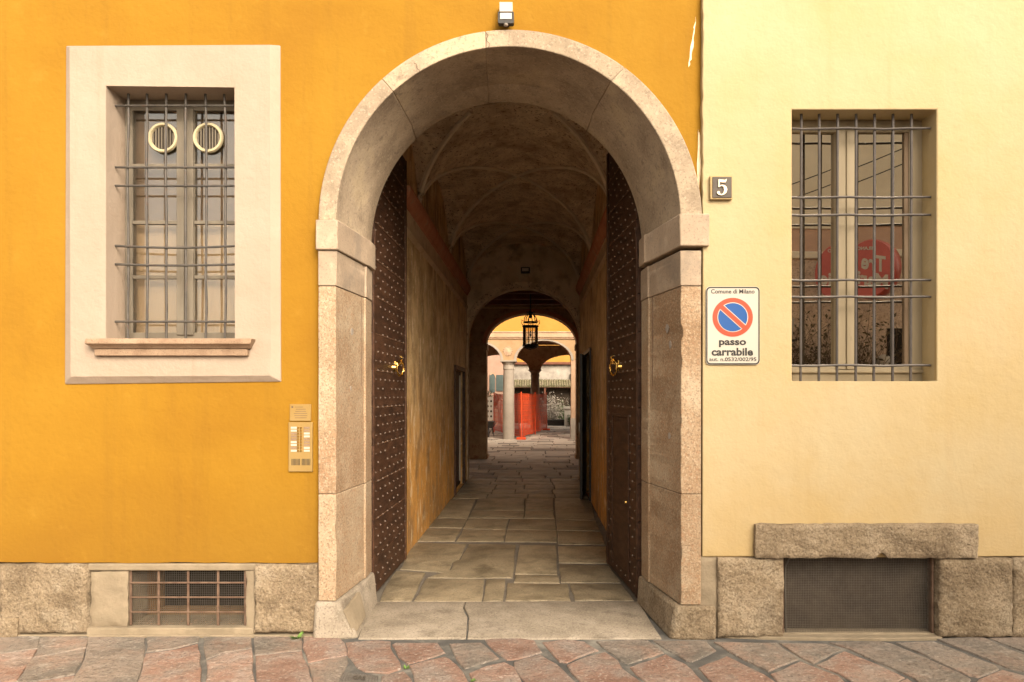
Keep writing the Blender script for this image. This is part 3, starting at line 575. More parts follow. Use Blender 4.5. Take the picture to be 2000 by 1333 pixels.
for yc in yc_list:
    for sg_ in (-1, 1):
        pts = []
        for i in range(41):
            q = -math.cos(math.pi*i/40); x, y_ = xc+hw*q*.995, yc+bay*q*sg_
            if y_ > Y0 and y_ < Y1-.01: pts.append((x, y_, zs+rise*math.sqrt(max(0, 1-q*q*.99))-.004))
        if len(pts) > 4: MB().tube(pts, [.024+.012*abs(p[0]-xc)/hw for p in pts], 6).build('groin_ridge', 'groin', pg, smooth=True)  # ribs added in the pale tone to make the crease lines show
# cornices
def cornice(xw, s, ya, yb):
    prof = [(0, 3.60), (.02, 3.62), (.035, 3.66), (.02, 3.69), (.008, 3.71), (.008, 3.90), (0, 3.90)]
    MB().loft([[(xw+s*a, yy, z) for a, z in prof] for yy in (ya, yb)]).build('cornice_band', 'cornice', pg, bevel=.003)
    prof = [(0, 3.90), (.03, 3.91), (.045, 3.95), (.075, 3.99), (.085, 4.03), (.085, 4.10), (0, 4.10)]
    MB().loft([[(xw+s*a, yy, z) for a, z in prof] for yy in (ya, yb)]).build('cornice_moulding', 'redcornice', pg, bevel=.003)
cornice(XL, 1, Y0+.0, Y1); cornice(XR, -1, Y0, Y1)
# end wall with arch
oe = [(XL-.2, -.05), (-1.425, -.05), (-1.425, 2.96)]+arc(-.24, 1.185, 2.96, 1.10, 32, 180, 0)[1:-1]+[(.945, 2.96), (.945, -.05), (XR+.2, -.05), (XR+.2, 5.3), (XL-.2, 5.3)]
MB().slab(oe, [], FY, Y1, Y1+.32).build('end_wall', 'lunette', pg)
ra = [(x, z) for x, z in arc(-.24, 1.19, 2.96, 1.105, 32, 180, 0)]; rb = [(x, z) for x, z in arc(-.24, 1.33, 2.96, 1.23, 32, 0, 180)]
rb = [(max(XL+.005, min(XR-.005, x)), z) for x, z in rb]
MB().slab(ra+rb, [], FY, Y1-.025, Y1).build('arch_band', 'vault', pg)

# ---------------------------------------------------------------- the two gate leaves
def leaf(parent, p0, p1, side, wicket=False):
    a = Vector((p0[0], p0[1], 0)); b = Vector((p1[0], p1[1], 0)); L_ = (b-a).length; u = (b-a).normalized(); nrm = Vector((u.y, -u.x, 0))*side   # into the passage
    def W_(s, z, t): return tuple(a+u*s+Vector((0, 0, z))+nrm*t)
    top = lambda s: 3.02+1.36*math.sqrt(max(0, 1-((L_-s)/L_)**2)) if s < L_ else 4.38
    ztops = [.02+.335*i for i in range(15)]
    for k, (za, zb) in enumerate(zip(ztops, ztops[1:])):
        ss = [L_*i/24 for i in range(25)]; pts = [(s, min(zb-.006, top(s))) for s in ss if top(s) > za+.02]
        if len(pts) < 2: continue
        poly = [(pts[0][0], za), (pts[-1][0], za)]+[p for p in reversed(pts)]
        q = MB(); q.slab(poly, [], lambda s, z, t: W_(s, z, t), 0, -.045); q.build('gate_board', 'doorwood', parent, bevel=.004)
    full = [(L_*i/24, top(L_*i/24)-.02) for i in range(25)]
    MB().slab([(0.01, .03), (L_-.01, .03)]+list(reversed([(min(L_-.01, max(.01, s)), z) for s, z in full])), [], W_, -.05, -.075).build('gate_back', 'doorwood', parent)
    # worn board edges, slightly proud strips in a paler colour
    m = MB()
    for z in ztops[2:13]:
        s0 = next((s for s in [L_*i/40 for i in range(41)] if top(s) > z+.03), L_); 
        if s0 < L_-.1: 
            m2 = [W_(s0+.03, z-.006, .002), W_(L_-.04, z-.006, .002), W_(L_-.04, z+.001, .002), W_(s0+.03, z+.001, .002)]
            m.loft([[Vector(p)-nrm*.004 for p in m2], m2])
    m.build('worn_edge', 'scratch', parent)
    # studs
    m = MB(); rs = random.Random(5)
    z = .10; row = 0
    while z < 4.3:
        s = .09+(row % 2)*.09
        while s < L_-.04:
            skip = wicket and (.32 < s < .98 and .12 < z < 1.62)
            if top(s) > z+.05 and not skip and rs.random() > .06:
                c = Vector(W_(s, z, 0)); r0 = .0115; vs = [c+u*r0*math.cos(k*math.pi/3)+Vector((0, 0, r0*math.sin(k*math.pi/3))) for k in range(6)]+[c+nrm*.012]
                m.add(vs, [(k, (k+1) % 6, 6) for k in range(6)])
            s += .18
        z += .084; row += 1
    m.build('studs', 'stud', parent, kind='stuff')
    # stiles
    for s in (.0, L_-.055):
        MB().slab([(s, .02), (s+.055, .02), (s+.055, top(s+.03)-.02), (s, top(s+.001)-.03)], [], W_, .0, .012).build('stile', 'doorwood', parent, bevel=.003)
    # brass pull
    sk = .62*L_ if not wicket else .58*L_; zk = 2.09; pl = MB()
    pl.slab([(sk-.03, zk-.05), (sk+.03, zk-.05), (sk+.03, zk+.06), (sk-.03, zk+.06)], [], W_, .001, .012)
    h = pl.build('pull_plate', 'brass', parent, bevel=.004)
    pts = [W_(sk+.062*math.cos(t), zk-.012+.078*math.sin(t), .055+.02*math.cos(t)) for t in [2*math.pi*i/20 for i in range(21)]]
    MB().tube(pts, .011, 8).build('pull_ring', 'brass', h, smooth=True)
    MB().tube([W_(sk, zk+.02, .0), W_(sk, zk+.03, .06), W_(sk, zk+.09, .075), W_(sk, zk+.11, .05)], [.016, .015, .011, .007], 8).build('pull_boss', 'brass', h, smooth=True)
    MB().tube([W_(sk-.10, zk-.01, .0), W_(sk-.10, zk-.01, .035)], [.025, .018], 10).build('keyhole_boss', 'brass', parent, smooth=True)
    if wicket:
        for s0, s1, z0, z1 in ((.30, .325, .10, 1.62), (.98, 1.005, .10, 1.62), (.325, .98, 1.595, 1.62)):
            MB().slab(rect(s0, s1, z0, z1), [], W_, .0, .014).build('wicket_frame', 'doorwood', parent, bevel=.003)
        MB().slab(rect(.335, .97, .13, 1.585), [], W_, .001, .007).build('wicket_door', 'doorwood', parent, bevel=.003)
        MB().tube([W_(.40, .80, .007), W_(.40, .80, .02)], [.016, .012], 8).build('keyhole', 'brass', parent, smooth=True)
gl = thing('gate_leaf', 'dark brown studded gate leaf folded back inside, left of the passage', 'door', (-1.45, .95, 0), 'studded carriage gate leaves')
leaf(gl, (-1.44, .93), (-1.412, 2.33), 1)
gr = thing('gate_leaf', 'dark brown studded gate leaf with a small wicket door, right of the passage', 'door', (.92, .93, 0), 'studded carriage gate leaves')
leaf(gr, (.905, .88), (.77, 2.13), -1, True)

# ---------------------------------------------------------------- side doors in the passage
sdL = thing('side_door', 'narrow dark wooden side door with pale edge strip in the left passage wall', 'door', (XL, 7.9, 0))
m = MB(); m.box(XL-.02, XL+.035, 7.10, 7.19, 0, 2.34); m.box(XL-.02, XL+.035, 8.68, 8.77, 0, 2.34); m.box(XL-.02, XL+.035, 7.19, 8.68, 2.26, 2.34); m.build('door_frame', 'doorwood', sdL, bevel=.004)
dlf = MB().box(XL-.10, XL-.055, 7.19, 8.10, .02, 2.26).build('door_leaf', 'doorwood', sdL, bevel=.004)
MB().box(XL-.10, XL-.055, 8.12, 8.67, .02, 2.26).build('door_leaf', 'doorwood', sdL, bevel=.004)
MB().box(XL-.055, XL-.03, 8.40, 8.425, .10, 2.18).build('edge_strip', 'signwhite', sdL)
for z0, z1 in ((.2, 1.0), (1.15, 2.1)): MB().box(XL-.055, XL-.045, 7.30, 8.0, z0, z1).build('door_panel', 'doorwood', dlf, bevel=.003)
MB().tube([(XL-.05, 7.27, 1.05), (XL+.02, 7.27, 1.05)], .02, 8).build('door_knob', 'brass', dlf, smooth=True)
sdR = thing('side_door', 'dark side door standing ajar at the far right of the passage', 'door', (XR, 7.7, 0))
m = MB(); m.box(XR-.03, XR+.02, 6.42, 6.48, 0, 2.60); m.box(XR-.03, XR+.02, 7.71, 7.79, 0, 2.60); m.box(XR-.03, XR+.02, 6.48, 7.71, 2.54, 2.60); m.build('door_frame', 'black', sdR, bevel=.004)
a = Vector((XR-.03, 7.70, 0)); b = Vector((.765, 6.52, 0)); u = (b-a).normalized(); nn = Vector((-u.y, u.x, 0))
q = [a, b, b+nn*.045, a+nn*.045]; MB().loft([[v+Vector((0, 0, .02)) for v in q], [v+Vector((0, 0, 2.5)) for v in q]]).build('door_leaf', 'black', sdR, bevel=.004)
c = b-u*.09; MB().box(c.x-.03, c.x+.035, c.y-.03, c.y-.005, 1.17, 1.33).build('door_handle', 'signwhite', sdR, bevel=.006)

# ---------------------------------------------------------------- portico at the end of the passage
po = thing('portico', 'dark frescoed portico bay with squared piers between passage and courtyard', 'portico', (-.1, 11.5, 0))
MB().slab([(-6, -.05), (XL-.2, -.05), (XL-.2, 4.4), (-6, 4.4)], [], FY, Y1+.02, Y1+.32).build('back_wall', 'portico', po)
MB().slab([(XR+.2, -.05), (5, -.05), (5, 4.4), (XR+.2, 4.4)], [], FY, Y1+.02, Y1+.32).build('back_wall', 'portico', po)
MB().box(-6, -5.8, Y1, 14.4, -.05, 4.4).build('side_wall', 'portico', po); MB().box(4.8, 5, Y1, 14.4, -.05, 4.4).build('side_wall', 'portico', po)  # unseen end walls, closed so that the portico stays dark
MB().box(-6, 5, Y1+.33, 13.9, 4.36, 4.6).build('ceiling', 'woodceil', po)
for k in range(4): MB().box(-5.8, 4.8, 10.15+k*1.0, 10.30+k*1.0, 4.22, 4.36).build('ceiling_beam', 'woodceil', po, bevel=.01)
Ya = py(19.05)
def arcade(outer_x0, outer_x1, zt, openings, y0, y1, name, mat, parent):
    """wall with arched openings (xl, xr, spring, top)"""
    P = [(outer_x0, -.05)]
    for xl, xr, sp, tp in openings: P += [(xl, -.05), (xl, sp)]+arc((xl+xr)/2, (xr-xl)/2, sp, tp-sp, 24, 180, 0)[1:-1]+[(xr, sp), (xr, -.05)]
    P += [(outer_x1, -.05), (outer_x1, zt), (outer_x0, zt)]; return MB().slab(P, [], FY, y0, y1).build(name, mat, parent, bevel=.006)
arcade(-6, 5, 4.36, [(-4.9, -1.86, 3.25, 4.07), (-1.357, 1.157, 3.23, 4.07), (1.66, 4.6, 3.25, 4.07)], Ya, Ya+.5, 'arched_wall', 'portico', po)
for xl, xr in ((-1.86, -1.357), (1.157, 1.66)):
    MB().box(xl-.03, xr+.03, Ya-.03, Ya+.53, 3.05, 3.22).build('pier_impost', 'portico', po, bevel=.015); MB().box(xl-.025, xr+.025, Ya-.025, Ya+.525, 0, .12).build('pier_base', 'portico', po, bevel=.01)
ri = arc(-.1, 1.257, 3.23, .84, 24, 180, 0); ro = arc(-.1, 1.37, 3.23, .95, 24, 0, 180)
MB().slab(ri+ro, [], FY, Ya-.03, Ya).build('archivolt', 'redcornice', po)
MB().box(-5.8, 4.8, Ya-.035, Ya, 4.20, 4.25).build('wall_band', 'cornice', po)
cw = thing('bounce_wing', 'unseen yellow wing above the portico, added for bounce light and kept low', 'house', (0, 14, 4.4))
MB().box(-7, 6, Y1+.35, Ya+.52, 4.62, 5.0).build('wall', 'yardyellow', cw)  # added out of view to bounce light, height cut to let sun in
sw = thing('bounce_side_wall', 'unseen courtyard wall on the left, added in yellow to bounce light', 'wall', (-6.2, 18, 0)); MB().box(-6.4, -6.02, Ya, 30, -.05, 5.6).build('wall', 'yardyellow', sw)  # both side walls are unseen, yellow to bounce warm light into the yard
sw = thing('bounce_side_wall', 'unseen courtyard wall on the right, added in yellow to bounce light', 'wall', (5.2, 18, 0)); MB().box(5.02, 5.4, Ya, 30, -.05, 5.6).build('wall', 'yardyellow', sw)

# ---------------------------------------------------------------- arcade across the courtyard
ar = thing('courtyard_arcade', 'cream arcade with round arches under yellow upper wall across the courtyard', 'arcade', (-1, 22.4, 3))
Yb = py(27.5); ops = [(-6.06, -4.02), (-3.40, -1.38), (-.74, 1.44)]
P = [(-6.3, 3.16)]
for xl, xr in ops: P += [(xl, 3.16)]+arc((xl+xr)/2, (xr-xl)/2, 3.17, .77 if xl > -1 else .72, 24, 180, 0)[1:-1]+[(xr, 3.16)]
P += [(5.0, 3.16), (5.0, 4.02), (-6.3, 4.02)]
MB().slab(P, [], FY, Yb-.2, Yb+.2).build('arch_wall', 'cream', ar)
for xl, xr in ops:
    c_, h_ = (xl+xr)/2, (xr-xl)/2; ri = arc(c_, h_+.012, 3.17, .78 if xl > -1 else .73, 24, 180, 0); ro = arc(c_, h_+.11, 3.17, .83 if xl > -1 else .80, 24, 0, 180)
    MB().slab(ri+ro, [], FY, Yb-.225, Yb-.2).build('archivolt', 'colstone', ar)
m = MB(); m.box(-6.3, 5, Yb-.26, Yb-.2, 4.02, 4.08); m.box(-6.3, 5, Yb-.30, Yb-.2, 4.08, 4.26); m.box(-6.3, 5, Yb-.33, Yb-.2, 4.26, 4.31); m.build('cornice', 'pinkband', ar, bevel=.01)
MB().box(-6.3, 5, Yb-.2, Yb+.2, 4.023, 6.6).build('upper_wall', 'yardyellow', ar)
# carved mask medallion on the spandrel
cxm, czm = px(992, 27.3), pz(686, 27.3); m = MB()
m.loft([[(cxm+r_*math.cos(2*math.pi*k/20), Yb-.2-h_, czm+r_*1.1*math.sin(2*math.pi*k/20)) for k in range(20)] for r_, h_ in ((.17, 0), (.165, .012), (.11, .02), (.06, .05), (.01, .055))])
for k in range(14):
    a_ = 2*math.pi*k/14; m.tube([(cxm+.12*math.cos(a_), Yb-.21, czm+.13*math.sin(a_)), (cxm+.2*math.cos(a_), Yb-.225, czm+.22*math.sin(a_))], [.02, .008], 5)
m.build('medallion', 'pinkband', ar, smooth=True)
MB().box(1.44, 1.85, Yb-.2, Yb+.2, -.05, 3.158).build('end_pier', 'pinkband', ar, bevel=.01); MB().box(1.42, 1.87, Yb-.22, Yb+.22, 0, .85).build('end_pier_base', 'colstone', ar, bevel=.01)
MB().box(-6.3, 5, Yb+.2, py(35.1)-.2, 4.32, 4.5).build('ceiling', 'woodceil', ar)
Yc = py(35.1)
P = [(-6.3, 3.06)]
for xl, xr in [(-6.0, -3.95), (-3.3, -.3), (.3, 3.3)]: P += [(xl, 3.06)]+arc((xl+xr)/2, (xr-xl)/2, 3.07, .76, 24, 180, 0)[1:-1]+[(xr, 3.06)]
P += [(5, 3.06), (5, 4.3), (-6.3, 4.3)]
MB().slab(P, [], FY, Yc-.2, Yc+.2).build('rear_arch_wall', 'portico', ar)
MB().box(-6.3, 5, Yb+.6, Yb+.75, 4.15, 4.318).build('ceiling_beam', 'cornice', ar)
def column(x, y_, h, r, mat, label):
    t = thing('stone_column', label, 'column', (x, y_, 0), 'courtyard columns')
    MB().lathe(x, y_, [(r*1.06, -.02), (r*1.06, .03), (r, .06), (r*1.0, .9), (r*.97, 1.8), (r*.90, h-.36)], 28).build('shaft', mat, t, smooth=True)
    MB().lathe(x, y_, [(r*.96, h-.36), (r*1.0, h-.34), (r*.96, h-.32), (r*.93, h-.18), (r*1.0, h-.16), (r*1.25, h-.06)], 28).build('capital', mat, t, smooth=True)
    q = r*1.42; MB().box(x-q, x+q, y_-q, y_+q, h-.06, h).build('abacus', mat, t, bevel=.01)
column(px(993.5, 27.5), Yb, 3.16, .235, 'colstone', 'pale granite column in front of the orange netting')
column(-3.71, Yb, 3.16, .235, 'colstone', 'pale granite column hidden left behind the square pier')
column(0, Yc, 3.06, .235, 'darkcol', 'dark brown column standing behind the orange netting')
column(3.62, Yc, 3.06, .235, 'darkcol', 'dark brown column far right at the back of the arcade')
column(-3.62, Yc, 3.06, .235, 'darkcol', 'dark brown column far left at the back of the arcade')

# ---------------------------------------------------------------- garden court behind
gw = thing('garden_wall', 'mottled grey garden wall with mossy tiled lean-to roof behind the arcade', 'wall', (1.5, 37, 0)); Yg = 37.0
MB().box(-1.6, 6, Yg, Yg+.4, -.05, 3.62).build('wall', 'greywall', gw)
MB().box(-1.6, 6, Yg-.25, Yg+.4, 3.62, 3.78).build('eave', 'woodceil', gw, bevel=.02)
MB().box(-1.55, 5.5, Yg-.07, Yg-.012, -.03, 2.19).build('roof_shade_sheet', 'meshback', gw)  # dark sheet added for the shade under the lean-to roof
m = MB()
x = -1.5
while x < 5.4:
    m.tube([(x, Yg-.02, 2.66), (x, Yg-.9, 2.28)], .075, 8); x += .15
m.build('roof_tiles', 'moss', gw, smooth=True, kind='stuff'); MB().box(-1.55, 5.5, Yg-.85, Yg, 2.20, 2.26).build('roof_board', 'woodceil', gw)
for x in (-1.3, .6, 2.4, 4.2): MB().box(x-.05, x+.05, Yg-.80, Yg-.70, 0, 2.2).build('roof_post', 'woodceil', gw)
by = thing('yellow_back_house', 'yellow upper house wall beyond the grey garden wall', 'house', (1, 39, 0)); MB().box(-8, 8, 39, 39.4, 0, 6).build('wall', 'yardyellow', by)
m = MB(); m.box(px(1115, 41), px(1121.5, 41), Yg-.15, Yg-.02, .9, 3.05); t = m.build('dark_door', 'black', None, bevel=.01); setp(t, 'tall black shutter against the grey garden wall, behind the end pier', 'shutter')
pk = thing('pink_house', 'pink house with round-arched openings and dark shutters beyond left arch', 'house', (-3, 35.5, 0)); Yk = 35.5
MB().slab([(-6.2, -.05), (-1.62, -.05), (-1.62, 5), (-6.2, 5)], [], FY, Yk, Yk+.4).build('wall', 'pink', pk)
for xk in (-3.05, -2.52):
    MB().slab(arc(xk, .21, 2.75, .33, 14, 180, 0)+arc(xk, .15, 2.75, .27, 14, 0, 180), [], FY, Yk-.04, Yk).build('arch_trim', 'pinkband', pk)
    MB().slab([(xk-.14, 1.9)]+[(xk+.14, 1.9), (xk+.14, 2.75)]+arc(xk, .14, 2.75, .25, 10, 0, 180)[1:], [], FY, Yk-.012, Yk-.002).build('window_opening', 'shutter', pk)
for x0, x1 in ((px(969, 40.5), px(984, 40.5)), (px(956, 40.5), px(963, 40.5))):
    m = MB(); m.box(x0, x1, Yk-.07, Yk-.03, 2.0, 2.95)
    z = 2.06
    while z < 2.9: m.box(x0+.03, x1-.03, Yk-.085, Yk-.07, z, z+.03); z += .07
    m.build('shutter', 'shutter', pk)

# ---------------------------------------------------------------- orange netting barrier
nb = thing('safety_netting', 'orange plastic safety netting strung on posts round the courtyard columns', 'barrier', (-.6, py(27.6), 0))
NP = [Vector((px(965, 32.5), py(32.5), 0)), Vector((px(1018, 27.2), py(27.2), 0)), Vector((px(1067, 34.2), py(34.2), 0))]
def netpt(a, b, t, z, sd):
    p = a+(b-a)*t; d = (b-a).normalized(); n_ = Vector((d.y, -d.x, 0)); return p+n_*(.05*math.sin(t*19+z*2+sd)+.03*math.sin(t*41))+Vector((0, 0, z-.05*math.sin(t*math.pi)*(z/1.8)))
for k, (a, b) in enumerate(zip(NP, NP[1:])):
    m = MB(); L_ = (b-a).length; nc = int(L_/.055); nr = 34
    for r_ in range(nr+1):
        z = .10+1.72*r_/nr; pts = [netpt(a, b, i/60, z, k) for i in range(61)]; hgt = .030 if r_ % 4 else .04
        m.add([p for q in pts for p in (q, q+Vector((0, 0, hgt)))], [(2*i, 2*i+2, 2*i+3, 2*i+1) for i in range(60)])
    for c_ in range(nc+1):
        t_ = c_/nc; d = (b-a)/L_*.012; pts = [netpt(a, b, t_, .10+1.75*i/10, k)+Vector((0, .004, 0)) for i in range(11)]
        m.add([p for q in pts for p in (q-d, q+d)], [(2*i, 2*i+1, 2*i+3, 2*i+2) for i in range(10)])
    m.build('netting', 'net', nb, kind='stuff')
for p in NP+[(NP[0]+NP[1])/2, (NP[1]+NP[2])/2]:
    MB().tube([p, p+Vector((0, 0, 1.9))], .022, 8).build('post', 'net', nb)
for p in (NP[1], NP[2]): MB().box(p.x-.19, p.x+.19, p.y-.12, p.y+.12, 0, .09).build('post_foot', 'net', nb, bevel=.02)

# things in the garden court
m = thing('notice_board', 'pale board with rows of round dark holes leaning behind the left arch', 'board', (px(956, 31), py(31), 0))
xb = px(956, 31); MB().box(xb-.17, xb+.17, py(31), py(31)+.04, .62, 1.68).build('board', 'signwhite', m, bevel=.01)
MB().box(xb-.15, xb-.11, py(31)+.04, py(31)+.08, 0, 1.6).build('prop', 'twig', m); MB().box(xb+.11, xb+.15, py(31)+.04, py(31)+.08, 0, 1.6).build('prop', 'twig', m)
for i in range(2):
    for j in range(4): MB().slab([(xb-.075+i*.15+.045*math.cos(k*math.pi/5), .80+j*.23+.055*math.sin(k*math.pi/5)) for k in range(10)], [], FY, py(31)-.012, py(31)).build('hole', 'dark' if (i+j) % 3 else 'frame1', m)
m = thing('wheelbarrow', 'dark wheelbarrow parked at the foot of the pale board', 'wheelbarrow', (px(955, 29), py(29), 0)); xb, yb = px(955, 29), py(29)
MB().loft([[(xb-.16, yb-.3, .38), (xb+.16, yb-.3, .38), (xb+.16, yb+.3, .38), (xb-.16, yb+.3, .38)], [(xb-.24, yb-.4, .66), (xb+.24, yb-.4, .66), (xb+.24, yb+.4, .66), (xb-.24, yb+.4, .66)]]).build('tray', 'black', m, bevel=.01)
MB().torus((xb, yb-.42, .2), .16, .045, 'x').build('wheel', 'black', m, smooth=True)
for s in (-1, 1): MB().tube([(xb+s*.06, yb-.42, .2), (xb+s*.15, yb, .36), (xb+s*.26, yb+.7, .58)], .018, 6).build('handle', 'black', m); MB().tube([(xb+s*.15, yb+.15, .38), (xb+s*.2, yb+.25, 0)], .016, 6).build('leg', 'black', m)
def shrub(name, label, cat, loc, spread, h, nbr, nleaf, mat, group=None, twig='twig', ls=.05, seed=1):
    t = thing(name, label, cat, loc, group); rs = random.Random(seed); tw = MB(); lf = MB(); L0 = Vector(loc)
    for _ in range(nbr):
        p = L0.copy(); d = Vector((rs.uniform(-.6, .6), rs.uniform(-.4, .4), 1)).normalized(); pts = [p.copy()]; l = h*rs.uniform(.5, 1)
        for s in range(5):
            d = (d+Vector((rs.uniform(-.5, .5)*spread, rs.uniform(-.3, .3), rs.uniform(-.2, .3)))).normalized(); p = p+d*l/5; pts.append(p.copy())
        tw.tube(pts, [.012, .010, .008, .006, .005, .003], 5, False)
        for _k in range(nleaf):
            c = rs.choice(pts[1:])+Vector((rs.uniform(-1, 1), rs.uniform(-1, 1), rs.uniform(-1, 1)))*h*.13
            a_ = Vector((rs.uniform(-1, 1), rs.uniform(-1, 1), rs.uniform(-1, 1))).normalized(); b_ = a_.orthogonal().normalized(); q = ls*rs.uniform(.6, 1.2)
            lf.add([c-a_*q, c-b_*q*.45, c+a_*q, c+b_*q*.45], [(0, 1, 2, 3)])
    tw.build('twigs', twig, t); lf.build('leaves', mat, t, kind='stuff'); return t
shrub('shrub', 'pale leafless-looking shrub beside the netting under the mossy roof', 'shrub', (px(1082, 39.6), py(39.8), .3), 1.2, 1.7, 34, 22, 'drygrey', twig='drygrey', ls=.06, seed=4)
shrub('shrub', 'dark green shrub above the pale board', 'shrub', (px(957, 37), py(37), .9), .8, 1.1, 22, 50, 'leaf', ls=.07, seed=6)
shrub('shrub', 'olive bush at the foot of the garden wall beside the pedestal', 'shrub', (px(1100, 40.2), py(40.6), .1), 1.0, 1.3, 26, 40, 'leaf', ls=.06, seed=9)
shrub('shrub', 'small dark green plant low beside the white pedestal', 'shrub', (px(1116, 38.6), py(38.7), 0.0), .6, .7, 14, 40, 'leaf', ls=.06, seed=12)
m = thing('planter_trough', 'long black planting trough below the pale shrub', 'planter', (px(1086, 39.2), py(39.2), 0)); a_, b_ = px(1068, 39.2), px(1104, 39.2)
MB().loft([[(a_+.06, py(39.1), 0), (b_-.06, py(39.1), 0), (b_-.06, py(39.6), 0), (a_+.06, py(39.6), 0)], [(a_, py(39), .34), (b_, py(39), .34), (b_, py(39.7), .34), (a_, py(39.7), .34)]]).build('trough', 'black', m, bevel=.01)
MB().box(a_-.02, b_+.02, py(39)-.03, py(39.02), .27, .35).build('rim', 'black', m, bevel=.006)
m = thing('stone_pedestal', 'white stone pedestal with a moulded top right of the trough', 'pedestal', (px(1108, 38.9), py(38.9), 0)); xp, yp = px(1108, 38.9), py(38.9)
MB().box(xp-.17, xp+.17, yp-.17, yp+.17, 0, .95).build('block', 'signwhite', m, bevel=.015); MB().box(xp-.23, xp+.23, yp-.23, yp+.23, .95, 1.10).build('cap', 'signwhite', m, bevel=.02)

# ---------------------------------------------------------------- lantern in the portico
ln = thing('hanging_lantern', 'black wrought iron glazed lantern hanging on a rod in the portico', 'lantern', (px(1036, 17), py(17), 3.9)); lx, ly = px(1036, 17), py(17)
MB().tube([(lx, ly, 4.36), (lx, ly, 3.78)], .016, 8).build('rod', 'black', ln); MB().lathe(lx, ly, [(.06, 4.36), (.05, 4.32), (.02, 4.30)], 12).build('ceiling_rose', 'black', ln, smooth=True)
rl = .185
m = MB(); m.torus((lx, ly, 3.50), rl, .022, 'z'); m.torus((lx, ly, 3.03), rl, .020, 'z'); m.torus((lx, ly, 3.60), rl*.9, .016, 'z'); m.torus((lx, ly, 2.98), rl*.95, .016, 'z'); m.build('hoops', 'black', ln, smooth=True)
for k in range(6):
    a_ = 2*math.pi*(k+.25)/6; c_, s_ = math.cos(a_), math.sin(a_)
    MB().tube([(lx+rl*c_, ly+rl*s_, 3.50), (lx+rl*c_, ly+rl*s_, 3.03)], .011, 6).build('glazing_bar', 'black', ln)
    MB().tube([(lx+rl*c_, ly+rl*s_, 3.52), (lx+(rl+.05)*c_, ly+(rl+.05)*s_, 3.58), (lx+(rl+.045)*c_, ly+(rl+.045)*s_, 3.66), (lx+(rl-.0)*c_, ly+(rl-.0)*s_, 3.62)], .010, 6).build('scroll', 'black', ln, smooth=True)
    MB().tube([(lx+rl*.9*c_, ly+rl*.9*s_, 3.60), (lx+rl*.8*c_, ly+rl*.8*s_, 3.72), (lx+.09*c_, ly+.09*s_, 3.79), (lx+.10*c_, ly+.10*s_, 3.86), (lx, ly, 3.80)], .012, 6).build('crown_scroll', 'black', ln, smooth=True)
    MB().tube([(lx+rl*c_, ly+rl*s_, 3.03), (lx+rl*1.05*c_, ly+rl*1.05*s_, 2.99), (lx+.08*c_, ly+.08*s_, 2.94), (lx, ly, 2.92)], .010, 6).build('lower_scroll', 'black', ln, smooth=True)
MB().lathe(lx, ly, [(.02, 3.70), (.05, 3.74), (.03, 3.80), (.055, 3.85), (.02, 3.90)], 12).build('finial', 'black', ln, smooth=True)
MB().loft([[(lx+(rl-.008)*math.cos(2*math.pi*k/24), ly+(rl-.008)*math.sin(2*math.pi*k/24), z) for k in range(24)] for z in (3.04, 3.49)], True, False).build('glass', 'lantglass', ln, smooth=True)
MB().lathe(lx, ly, [(.006, 3.6), (.006, 3.40), (.014, 3.38), (.016, 3.34), (.026, 3.29), (.02, 3.25), (.004, 3.23)], 12).build('bulb', 'frame1', ln, smooth=True)

# ---------------------------------------------------------------- floodlights
def flood(x, z, y_, w_, h_, label, box):
    t = thing('floodlight', label, 'lamp', (x, y_, z), 'small black floodlights')
    if box: MB().box(x-.05, x+.048, y_-.075, y_-.001, z+h_*.5-.01, z+h_*.5+.085).build('wiring_box', 'signwhite', t, bevel=.004)
    MB().slab(rrect(x-w_/2, x+w_/2, z-h_/2, z+h_/2, .012), [], FY, y_-.10, y_-.055).build('housing', 'black', t, bevel=.005)
    MB().slab(rrect(x-w_*.36, x+w_*.36, z-h_*.16, z+h_*.34, .004), [], FY, y_-.104, y_-.095).build('lens', 'lampglass', t)
    MB().box(x-w_*.4, x+w_*.4, y_-.106, y_-.10, z+h_*.36, z+h_*.46).build('visor', 'black', t)
    MB().box(x-.02, x+.02, y_-.06, y_-.001, z-.02, z+.02).build('bracket', 'black', t)
    if box: MB().lathe(x, y_-.085, [(.014, z-h_/2-.012), (.018, z-h_/2-.004), (.014, z-h_/2+.006)], 12).build('sensor', 'stain', t, smooth=True)
flood(px(988, 5.05), pz(33, 5.05), YL, .118, .088, 'small black floodlight under a white box above the portal arch', True)
flood(px(1026, 14.3), pz(527, 14.3), Y1, .19, .13, 'small floodlight on the stained lunette wall inside the passage', False)

# ---------------------------------------------------------------- left window
wl = thing('barred_window', 'weathered window with white plaster surround, iron bars and two round vents', 'window', (px(340), 0, 1.8), 'street windows with iron bars')
OUT = [(130, 90), (530, 87), (548, 93), (549, 745), (128, 751)]; dW = D+YL-.045
def pl_(L_, d): return [(px(a, d), pz(b, d)) for a, b in L_]
outer = pl_([(130, 91), (548, 90), (549.5, 745), (127.5, 751)], D+YL-.002)
face = pl_([(136, 92), (527, 88), (529, 694), (527, 734), (138, 736)], D-.016)
outer = pl_([(130, 91), (548, 90), (549, 694), (549.5, 746), (127.5, 751)], D+YL-.002)
hole = pl_([(207, 168), (458, 171), (459, 665), (207, 665)], D-.016)
m = MB(); n = 5
m.add([(x, YL-.002, z) for x, z in outer]+[(x, YL-.008, z) for x, z in outer]+[(x, -.016, z) for x, z in face], [(k, (k+1) % n, n+(k+1) % n, n+k) for k in range(n)]+[(n+k, n+(k+1) % n, 2*n+(k+1) % n, 2*n+k) for k in range(n)])
